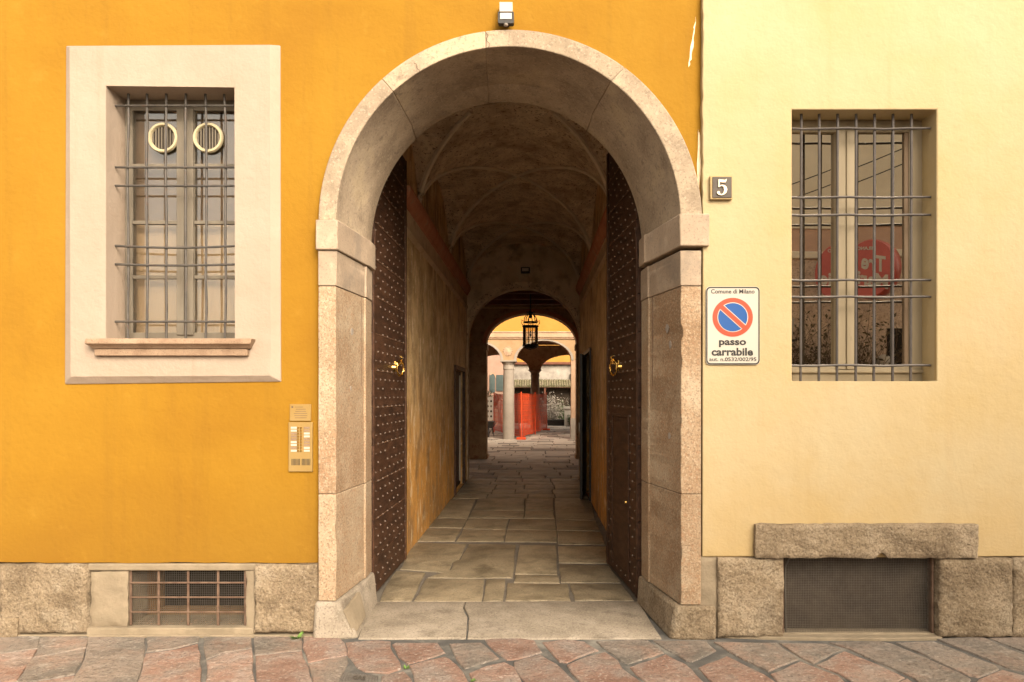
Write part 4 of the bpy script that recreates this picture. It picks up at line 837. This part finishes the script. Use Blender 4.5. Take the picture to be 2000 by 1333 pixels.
tri = tessellate_polygon([[Vector((p[0], p[1], 0)) for p in l] for l in (face, hole)]); fl = face+hole; m.add([(x, -.016, z) for x, z in fl], [tuple(t) for t in tri])
hb = [(px(207), pz(168)), (px(470), pz(168)), (px(470), pz(665)), (px(207), pz(665))]
hx0, hx1 = hole[0][0], hole[1][0]; zt_, zb_ = hole[0][1], hole[2][1]
m.add([(hole[k][0], -.016, hole[k][1]) for k in range(4)]+[(hole[k][0]-(.0 if k in (0, 3) else 0), .30, hole[k][1]) for k in range(4)], [(k, (k+1) % 4, 4+(k+1) % 4, 4+k) for k in range(4)])
m.build('surround', 'white', wl, bevel=.006)
dF = 5.345; yF = py(dF)
fx0, fx1 = hx0, hx1; fz0, fz1 = pz(664, dF), zt_
MB().slab(rect(fx0+.003, fx1-.003, fz0, fz1-.003), [rect(px(258, dF), fx1-.05, pz(650, dF), pz(216, dF))], FY, yF, yF+.06).build('window_frame', 'frame1', wl, bevel=.004)
MB().box(px(346, dF), px(361, dF), yF-.012, yF+.045, pz(655, dF), pz(214, dF)).build('casement_stile', 'frame1', wl, bevel=.004)
MB().box(px(362.5, dF), px(379, dF), yF-.018, yF+.045, pz(655, dF), pz(214, dF)).build('casement_stile', 'frame1', wl, bevel=.004)
for yy in (323, 434, 541):
    for a, b in ((258, 346), (379, 462)): MB().box(px(a, dF), min(px(b, dF), fx1-.01), yF+.004, yF+.035, pz(yy+4, dF), pz(yy-3, dF)).build('glazing_bar', 'frame1', wl, bevel=.003)
rows = [(216, 320), (326, 431), (437, 538), (544, 651)]
for i, (a, b) in enumerate(rows):
    for c_, d_ in ((258, 346), (379, 462)):
        MB().box(px(c_, dF), min(px(d_, dF), fx1-.008), yF+.018, yF+.022, pz(b, dF), pz(a, dF)).build('pane', 'glass1', wl)
        MB().slab([(px(c_-2, dF+.1), pz(b+5, dF+.1)), (px(d_+6, dF+.1), pz(b+5, dF+.1)), (px(d_+6, dF+.1), pz(a-5, dF+.1)), (px(c_-2, dF+.1), pz(a-5, dF+.1))], [], FY, yF+.10+i*.002, yF+.11+i*.002).build('blind' if i < 2 else 'curtain', 'brownblind' if i < 2 else 'curtain', wl)
MB().box(fx0-.2, fx1+.2, .50, .55, fz0-.3, fz1+.3).build('room_back', 'dark', wl)
for k, vx in enumerate((319, 407)):
    c_ = (px(vx, dF), yF+.004, pz(270, dF)); 
    m = MB(); m.loft([[(c_[0]+r_*math.cos(2*math.pi*q/36), c_[1]-h_, c_[2]+r_*math.sin(2*math.pi*q/36)) for q in range(36)] for r_, h_ in ((.119, 0), (.119, .012), (.112, .022), (.098, .022), (.090, .010), (.090, 0))], True, False); vr = m.build('vent_ring', 'vent', wl, smooth=True)
    for q in range(8):
        x = c_[0]-.079+q*.0226; h_ = math.sqrt(max(0, .088**2-(x-c_[0])**2)); MB().box(x-.005, x+.004, c_[1]-.008, c_[1]+.012, c_[2]-h_, c_[2]+h_).build('vent_slat', 'frame1', vr)
    MB().slab([(c_[0]+.09*math.cos(2*math.pi*q/24), c_[2]+.09*math.sin(2*math.pi*q/24)) for q in range(24)], [], FY, c_[1]+.002, c_[1]+.012).build('vent_plate', 'dark', vr)
dB = 5.235; yB = py(dB); rs = random.Random(2)
for k, x in enumerate((250, 287, 325, 363, 400.5, 438.5)):
    pts = [(px(x+rs.uniform(-1, 1)+(2 if k > 3 and 0 < q < 8 else 0), dB), yB+.003*math.sin(q*1.3+k), pz(184, dB)+(pz(664, dB)-pz(184, dB))*q/8) for q in range(9)]
    pts[0] = (pts[0][0], yB, min(zt_+.002, pts[0][2])); MB().tube(pts, .0095, 8).build('upright_bar', 'iron', wl, smooth=True)
for k, y_ in enumerate((208, 328, 364, 481, 517, 629)):
    sag = (0, .3, .3, 4, 2.5, 0)[k]; pts = [(px(224+246*q/10, dB), yB-.010, pz(y_+sag*math.sin(math.pi*q/10)-(k == 4)*0, dB)) for q in range(11)]
    MB().tube(pts, .0088, 8).build('cross_bar', 'iron', wl, smooth=True)
# stone sill
def sillp(x0, x1, prof, name): MB().loft([[(x0+dx, y_, z) for dx, y_, z in prof], [(x1-dx, y_, z) for dx, y_, z in prof]]).build(name, 'sill', wl, bevel=.004)
za, zb_2, zc_, zd = pz(661, 5.03), pz(675, 5.03), pz(681, 5.05), pz(695, 5.05)
sillp(px(165, 5.03), px(490, 5.03), [(0, -.095, za-.012), (.0, -.10, zb_2+.012), (.02, -.075, zb_2-.004), (.03, -.06, zc_), (.03, .18, zc_), (0, .18, za), (0, -.085, za)], 'sill')
MB().box(px(181, 5.06), px(481, 5.06), -.052, .0, zd, zc_-.001).build('sill_bracket', 'sill', wl, bevel=.005)

# ---------------------------------------------------------------- right window
wr = thing('barred_window', 'grey-green casement window behind slate bars in a plain yellow recess', 'window', (px(1690), 0, 1.8), 'street windows with iron bars')
dF = 5.30; yF = py(dF); x0, x1 = px(1547, D+YR), px(1830, D+YR); z0, z1 = pz(745, D+YR), pz(214, D+YR)
xr = px(1802, dF)
# recess lining (plaster), slightly splayed on the right
m = MB(); m.loft([[(x1+.001, YR+.004, z0), (x1+.03, .3, z0), (x1+.03, .3, z1), (x1+.001, YR+.004, z1)], [(x1-.001, YR+.006, z0), (xr+.002, yF+.01, z0), (xr+.002, yF+.01, z1), (x1-.001, YR+.006, z1)]]); m.build('reveal', 'yellow', wr)
zf0, zf1 = z0, z1
MB().slab(rect(x0+.002, xr, zf0, zf1-.002), [rect(x0+.03, px(1776, dF), pz(716, dF), pz(258, dF))], FY, yF, yF+.07).build('window_frame', 'frame2', wr, bevel=.005)
MB().box(x0+.01, xr-.002, yF-.02, yF, pz(729, dF), pz(723, dF)).build('bottom_rail', 'frame2', wr, bevel=.004)
MB().box(px(1632, dF), px(1650.5, dF), yF-.014, yF+.05, pz(722, dF), pz(256, dF)).build('casement_stile', 'frame2', wr, bevel=.005)
MB().box(px(1651.5, dF), px(1670, dF), yF-.018, yF+.05, pz(722, dF), pz(256, dF)).build('casement_stile', 'frame2', wr, bevel=.005)
MB().box(px(1768, dF), px(1777, dF), yF+.012, yF+.03, pz(716, dF), pz(258, dF)).build('casement_stile', 'brownblind', wr, bevel=.003)
def pane(xa, xb, rot):
    c_ = (xa+xb)/2; dy = math.tan(R(rot))*(xb-xa)/2; a_, b_ = pz(718, dF), pz(256, dF); y_ = yF+.03
    MB().loft([[(xa, y_-dy, a_), (xb, y_+dy, a_), (xb, y_+dy, b_), (xa, y_-dy, b_)], [(xa, y_-dy+.004, a_), (xb, y_+dy+.004, a_), (xb, y_+dy+.004, b_), (xa, y_-dy+.004, b_)]]).build('pane', 'glass2', wr)
pane(x0+.02, px(1634, dF), 1.6); pane(px(1668, dF), px(1778, dF), 0)
MB().box(x0-.3, x1+.3, .50, .55, z0-.3, z1+.3).build('room_back', 'dark', wr)
dB = 5.19; yB = py(dB)
for k, x in enumerate((1565, 1600, 1636, 1672, 1708, 1744, 1780)):
    MB().tube([(px(x-(.8*q/6 if k % 2 else 1.5*q/6), dB), yB, pz(222, dB)+(z0+.0-pz(222, dB))*q/6) for q in range(7)], .0105, 8).build('upright_bar', 'iron2', wr, smooth=True)
for k, y_ in enumerate((253, 387, 421.5, 548.5, 581, 714.5)):
    MB().tube([(px(1542+(1815-1542)*q/12, dB), yB-.012-.004*math.cos(q*math.pi*1.17), pz(y_+.8*math.sin(q), dB)) for q in range(13)], .0092, 8).build('cross_bar', 'iron2', wr, smooth=True)

# ---------------------------------------------------------------- cellar vents
gl_ = thing('cellar_grille', 'rusty flat-bar cellar grille with square wire mesh under the left window', 'grille', (px(361), 0, .25))
gx0, gx1, gz0, gz1 = px(246), px(476), pz(1226), pz(1117); yv = .05
for x in (248, 303, 361, 420, 474): MB().box(px(x)-.009, px(x)+.009, yv-.004, yv+.004, gz0, gz1-.002).build('upright_bar', 'rust', gl_, bevel=.0015)
for y_ in (1141.5, 1170, 1199): MB().box(gx0, gx1, yv-.012, yv-.005, pz(y_)-.006, pz(y_)+.006).build('cross_bar', 'rust', gl_, bevel=.0015)
def wires(x0, x1, z0, z1, y_, step, t, wav=0, cut=None):
    m = MB(); x = x0
    f = lambda x, z: y_+wav*(noise.noise(Vector((x*2.3, z*2.6, 3)))+.3*noise.noise(Vector((x*7, z*9, 8))))
    def strip(pts, w_):
        rings = [[(p[0]-w_[0], p[1], p[2]-w_[1]), (p[0]+w_[0], p[1], p[2]+w_[1]), (p[0], p[1]+t, p[2])] for p in pts]; m.loft(rings, True, False)
    K = 10 if wav else 1
    while x <= x1: strip([(x, f(x, z0+(z1-z0)*k/K), z0+(z1-z0)*k/K) for k in range(K+1)], (t/2, 0)); x += step
    z = z0
    K = 16 if wav else 1
    while z <= z1: strip([(x0+(x1-x0)*k/K, f(x0+(x1-x0)*k/K, z), z) for k in range(K+1)], (0, t/2)); z += step
    return m
wires(gx0, gx1, gz0, gz1, yv+.012, .0165, .0022).build('wire_mesh', 'mesh', gl_, kind='stuff')
m = MB(); m.box(gx0-.1, gx1+.1, .58, .60, gz0-.1, gz1+.1); m.build('cellar_back', 'dark', gl_)
m = MB(); m.box(gx0-.05, gx1+.05, .06, .18, gz0-.12, gz0-.006); m.build('cellar_ledge', 'meshback', gl_)
m = MB(); rs = random.Random(8)
for k in range(60):
    x = rs.uniform(gx0+.01, gx1-.01); y_ = rs.uniform(.065, .2); q = rs.uniform(.004, .012); z = gz0-.006
    m.add([(x-q, y_, z), (x+q, y_-q, z+q*.3), (x+q*.6, y_+q, z+q), (x-q*.5, y_+q*.6, z+q*.8)], [(0, 1, 2), (0, 2, 3), (0, 3, 1), (1, 3, 2)])
m.build('dead_leaves', 'sill', gl_, kind='stuff')
gr_ = thing('cellar_screen', 'fine dusty wire screen over the cellar opening under the long stone lintel', 'screen', (px(1676), 0, .25))
sx0, sx1, sz0, sz1 = px(1534, 5.16), px(1818, 5.16), pz(1236, 5.16), pz(1090, 5.16)
wires(sx0, sx1, sz0, sz1, .03, .0125, .0020, .018).build('wire_mesh', 'mesh', gr_, kind='stuff')
m = MB(); f = lambda x, z: .03+.018*(noise.noise(Vector((x*2.3, z*2.6, 3)))+.3*noise.noise(Vector((x*7, z*9, 8))))
m.tube([(sx0, f(sx0, sz0+(sz1-sz0)*k/8), sz0+(sz1-sz0)*k/8) for k in range(8)]+[(sx0+.03, .03, sz1)], .005, 6); m.tube([(sx1, f(sx1, sz0+(sz1-sz0)*k/8), sz0+(sz1-sz0)*k/8) for k in range(9)], .004, 6); m.tube([(sx0+(sx1-sx0)*k/12, f(sx0+(sx1-sx0)*k/12, sz0), sz0) for k in range(13)], .004, 6)
m.build('edge_wire', 'mesh', gr_, smooth=True)
for x in (px(1529), px(1822)): MB().box(x-.008, x+.008, .0, .045, 0.01, pz(1088)).build('side_bar', 'rust', gr_, bevel=.002)
MB().box(sx0-.04, sx1+.04, .10, .12, -.02, sz1+.06).build('backing_board', 'meshback', gr_)

# ---------------------------------------------------------------- signs, number, intercom
zt = lambda y_: pz(y_, D+YR)
sg = thing('no_parking_sign', 'white enamel sign with red and blue no-stopping disc reading passo carrabile', 'sign', (px(1431), YR, zt(637)))
X_ = lambda x: px(x, D+YR-.01)
MB().slab(rrect(X_(1378.5), X_(1484), pz(713, D+YR), pz(560.5, D+YR), .03), [], FY, YR-.012, YR-.004).build('plate', 'signwhite', sg, bevel=.001)
MB().slab(rrect(X_(1379.2), X_(1483.4), zt(712.3), zt(561.3), .030), [rrect(X_(1381.6), X_(1481), zt(709.9), zt(563.7), .024)], FY, YR-.0135, YR-.011).build('border', 'signblack', sg)
cs = (X_(1430.8), zt(620.5)); ro_ = 39.3*5.1/F; circ = lambda r_, n=48: [(cs[0]+r_*math.cos(2*math.pi*k/n), cs[1]+.965*r_*math.sin(2*math.pi*k/n)) for k in range(n)]
MB().slab(circ(ro_), [], FY, YR-.014, YR-.011).build('red_ring', 'signred', sg)
MB().slab(circ(ro_*.765), [], FY, YR-.0155, YR-.0142).build('white_rim', 'signwhite', sg); MB().slab(circ(ro_*.725), [], FY, YR-.017, YR-.0157).build('blue_disc', 'signblue', sg)
def bar_(w_, L_, y_, t, mat, name):
    a_ = R(-43); u = (math.cos(a_), math.sin(a_)); v = (-u[1], u[0]); MB().slab([(cs[0]+u[0]*s*L_+v[0]*q*w_, cs[1]+.965*(u[1]*s*L_+v[1]*q*w_)) for s, q in ((-1, -1), (1, -1), (1, 1), (-1, 1))], [], FY, y_-t, y_).build(name, mat, sg)
bar_(ro_*.155, ro_*.74, YR-.0171, .0012, 'signwhite', 'slash_rim'); bar_(ro_*.115, ro_*.80, YR-.0184, .0012, 'signred', 'slash')
T = lambda s, a, b, y0, y1, bold=0: text(s, X_(a), X_(b), zt(y1), zt(y0), YR-.0125, 'signblack', sg, 'lettering', bold)
T('Comune di Milano', 1388.5, 1473.5, 565.8, 574.3, .012); T('passo', 1404, 1457, 665, 679, .03); T('carrabile', 1389.5, 1470.5, 680, 695.5, .03); T('aut. n.0532/002/95', 1385, 1477, 698.5, 706, .012)
hn = thing('house_number', 'small dark tile with cream numeral 5 set in yellow plaster block', 'number plate', (px(1409), YR, zt(367)))
MB().box(px(1386, 5.09), px(1429.5, 5.09), YR-.03, YR-.001, pz(391, 5.09), pz(344.5, 5.09)).build('plaster_block', 'yellow', hn, bevel=.005)
MB().box(px(1391.5, 5.07), px(1429, 5.07), YR-.036, YR-.029, pz(386.5, 5.07), pz(346, 5.07)).build('tile', 'numplate', hn, bevel=.001)
N5 = lambda x, y_: (px(1396+(x)*28, 5.06), pz(350+y_*32, 5.06))
# numeral drawn as one outline with a serif flag and a ball terminal
out5 = [(.26, .02), (.72, .06), (.80, .0), (.84, .02), (.76, .20), (.62, .215), (.36, .19), (.335, .40), (.50, .355), (.68, .385), (.82, .48), (.87, .64), (.82, .82), (.66, .95), (.46, 1.0), (.28, .965), (.17, .88), (.16, .80), (.22, .745), (.31, .745), (.36, .80), (.34, .87), (.42, .93), (.53, .92), (.62, .82), (.655, .66), (.625, .51), (.53, .435), (.42, .43), (.30, .50), (.245, .485)]
MB().slab([N5(a, b) for a, b in out5], [], FY, YR-.046, YR-.036).build('numeral', 'marble', hn)
ic = thing('intercom_panel', 'brass door intercom with two columns of name slots beside the portal', 'intercom', (px(587), YL, pz(872)))
dI = D+YL-.012; I = lambda a, b, y0, y1, ya, yb, nm, mt, bv=0: MB().box(px(a, dI), px(b, dI), ya, yb, pz(y1, dI), pz(y0, dI)).build(nm, mt, ic, bevel=bv)
I(563.8, 610.5, 825, 921.5, YL-.016, YL-.001, 'plate', 'plaque', .002)
for k in range(9):
    y_ = 834+k*5.6
    for a in (568.5, 594): I(a, a+11.5, y_, y_+3.8, YL-.018, YL-.0155, 'name_slot', 'signwhite' if (k*7+int(a)) % 5 in (0, 3) or k == 8 else 'sill')
    for a in (583, 588.5):
        MB().tube([(px(a, dI), YL-.016, pz(y_+2, dI)), (px(a, dI), YL-.023, pz(y_+2, dI))], .0065, 8).build('button', 'brass', ic)
for k in range(7):
    for a in (570, 590): I(a+k*2.5, a+k*2.5+1.2, 896.5, 909, YL-.0175, YL-.0155, 'speaker_slot', 'signblack')
pq = thing('brass_plaque', 'small engraved brass plaque directly above the intercom', 'plaque', (px(586), YL, pz(806)))
MB().box(px(566, dI), px(607, dI), YL-.012, YL-.001, pz(822.5, dI), pz(790, dI)).build('plate', 'plaque', pq, bevel=.0015)
for k, (a, b) in enumerate(((576, 592), (578, 597), (577, 598), (574, 600), (575, 600), (576, 599))):
    y_ = 795+k*4.2; MB().box(px(a, dI), px(b, dI), YL-.0128, YL-.0118, pz(y_+1.0, dI), pz(y_, dI)).build('engraved_line', 'rust', pq)
MB().slab([(px(571, dI)+.008*math.cos(k*math.pi/4), pz(795.5, dI)+.008*math.sin(k*math.pi/4)) for k in range(8)], [], FY, YL-.013, YL-.0118).build('emblem', 'rust', pq)

# gas cover in the street
gc = thing('gas_cover', 'small cast iron gas cover lettered GAS set in the paving', 'cover', (*gnd(700, 1340), 0))
c0, c1, c2, c3 = gnd(670, 1313), gnd(739, 1320), gnd(733, 1352), gnd(655, 1346)
MB().slab([c3, c2, c1, c0], [], FZ, -.03, -.002).build('plate', 'gas', gc, bevel=.003)
def bil(u, v): return tuple((c0[i]*(1-u)+c1[i]*u)*(1-v)+(c3[i]*(1-u)+c2[i]*u)*v for i in range(2))
m = MB()
for i in range(13):
    for j in range(8):
        if 2 <= j <= 3 and 4 <= i <= 8: continue
        if j in (1,) and 4 <= i <= 8: continue
        a_ = bil((i+.22)/13, (j+.22)/8); b_ = bil((i+.78)/13, (j+.22)/8); c_ = bil((i+.78)/13, (j+.78)/8); d_ = bil((i+.22)/13, (j+.78)/8)
        m.slab([a_, b_, c_, d_], [], FZ, -.003, .002)
m.build('tread', 'gas', gc, kind='stuff')
o = text('GAS', 0, 1, 0, 1, 0, 'mesh', gc, 'lettering', .02, 1)
o0 = wloc(gc)
for v in o.data.vertices:
    w_ = v.co+o0; a_ = bil(.33+.34*w_.x, .40-.26*w_.z); v.co = Vector((a_[0], a_[1], .003-(w_.y)*.0))-o0+Vector((0, 0, .002*(w_.y < -.5)))
# weeds
def weed(x, y_, label, s, seed):
    t = thing('weed', label, 'weed', (*gnd(x, y_), 0), 'weeds in the paving joints'); rs = random.Random(seed); c_ = Vector((*gnd(x, y_), -.005)); m = MB()
    for k in range(22):
        a_ = rs.uniform(0, 6.28); l = s*rs.uniform(.5, 1); up = rs.uniform(.2, .9); d = Vector((math.cos(a_), math.sin(a_), up)).normalized(); sd_ = Vector((-math.sin(a_), math.cos(a_), 0))*l*.16
        m.add([c_, c_+d*l*.5+sd_, c_+d*l, c_+d*l*.5-sd_], [(0, 1, 2, 3)])
    m.build('leaves', 'weed', t)
weed(581, 1247, 'spiky green weed at the foot of the plinth left of the portal', .075, 1); weed(793, 1305, 'small green weed between red slabs near the gas cover', .035, 2); weed(924, 1330, 'tiny green weed at the bottom edge of the paving', .03, 3)

# ---------------------------------------------------------------- the house across the lane (behind the camera, seen in the window glass)
oh = thing('opposite_house', 'cream and rough stone house across the lane, mirrored in the right window', 'house', (4, -9.5, 0)); YO = -9.5
MB().box(4.7, 13, YO-.4, YO, 5.517, 8.0).build('upper_wall', 'oppwall', oh)
MB().box(4.7, 13, YO-.4, YO-.03, 5.399, 5.513999999999999).build('dark_recess', 'oppmid', oh)
MB().box(4.7, 13, YO-.4, YO-.01, 4.999, 5.397).build('middle_wall', 'oppmid', oh)
MB().box(4.7, 13, YO-.4, YO+.06, 4.834, 4.9959999999999996).build('string_course', 'oppwall', oh, bevel=.02)
MB().box(4.7, 13, YO-.4, YO, -.05, 4.832).build('lower_wall', 'oppstone', oh)
lw = thing('garden_wall', 'invented low cream wall with stone coping, unseen across the lane, low to let light in', 'wall', (-3, YO, 0))  # unseen wall, kept low so that frontal light reaches the passage
MB().box(-13, 4.69, YO-.35, YO-.05, -.05, 2.4).build('wall', 'oppwall', lw); MB().box(-13, 4.69, YO-.42, YO+.02, 2.4, 2.5).build('coping', 'oppstone', lw, bevel=.015)
MB().box(7.75, 9.0, YO-.02, YO+.02, 0, 3.26).build('door', 'dark', oh)
bs = thing('projecting_sign', 'round red projecting shop sign lettered Tre Marie, mirrored in the right window', 'sign', (6.95, -8.55, 4.38))
ctr = Vector((6.95, -8.55, 4.38)); rot = math.atan2(.62, -.78)-math.pi/2     # sign face normal points back over the lane
def SW(u, t, z): 
    nrm = Vector((-.78, .62, 0)).normalized(); uu = Vector((nrm.y*-1, nrm.x, 0)); return ctr+uu*u*1.17+nrm*t+Vector((0, 0, z*1.17))
ell = lambda a_, b_, t, n=36: [SW(a_*math.cos(2*math.pi*k/n), t, b_*math.sin(2*math.pi*k/n)) for k in range(n)]
MB().loft([ell(.44, .50, -.16), ell(.46, .52, -.12), ell(.46, .52, .12), ell(.44, .50, .16)]).build('drum', 'shopred', bs, smooth=True)
def sign_text(s, u0, u1, z0, z1, slope=.25):
    o = text(s, 0, 1, 0, 1, 0, 'signwhite', bs, 'lettering', .03, 1); o0 = wloc(bs)
    for v in o.data.vertices:
        w_ = v.co+o0; u = u0+(u1-u0)*w_.x; v.co = SW(u, .162+.006*(-w_.y), z0+(z1-z0)*w_.z+slope*-u)-o0
sign_text('Tre', -.30, .12, -.02, .26, -.3); sign_text('Marie', -.34, .34, -.30, -.05, -.3); sign_text('MILANO', -.12, .2, .33, .39, -.15)
MB().tube([ctr+Vector((0, -.1, .0)), Vector((7.0, YO, 4.38))], .03, 8).build('bracket', 'black', bs)
for k, (a_, b_) in enumerate((((3.7, 5.6), (10.0, 8.05)), ((3.7, 5.3), (10.0, 7.7)))):
    o = MB().tube([(a_[0]+(b_[0]-a_[0])*q/12, YO+.25, a_[1]+(b_[1]-a_[1])*q/12-.15*math.sin(math.pi*q/12)) for q in range(13)], .012, 6).build('overhead_cable', 'black', None); setp(o, ('upper' if k == 0 else 'lower')+' of the two cables strung along the opposite house', 'cable')
shrub('climbing_shrub', 'bare tangled climber on the opposite house, mirrored low in the right window', 'shrub', (5.9, YO+.25, 1.6), 1.6, 2.3, 90, 10, 'twigleaf', ls=.06, seed=21)
shrub('climbing_shrub', 'bare tangled climber further right on the opposite house, mirrored by the red sign', 'shrub', (7.1, YO+.25, 1.6), 1.5, 2.4, 80, 9, 'twigleaf', ls=.06, seed=22)
m = thing('globe_lamp', 'white globe wall lamp on the opposite house', 'lamp', (7.55, YO, 2.45)); MB().lathe(7.55, YO+.25, [(.03, 2.33), (.11, 2.38), (.15, 2.5), (.12, 2.62), (.04, 2.67)], 16).build('globe', 'signwhite', m, smooth=True)
MB().tube([(7.55, YO, 2.3), (7.55, YO+.25, 2.3), (7.55, YO+.25, 2.34)], .02, 6).build('arm', 'black', m)
m = thing('planter_pot', 'white pot on a bracket on the opposite house', 'pot', (6.0, YO, 3.1)); MB().lathe(6.0, YO+.3, [(.11, 3.0), (.16, 3.1), (.19, 3.45), (.20, 3.46)], 16).build('pot', 'signwhite', m, smooth=True)
MB().box(5.83, 6.18, YO, YO+.5, 2.95, 3.0).build('bracket', 'black', m)
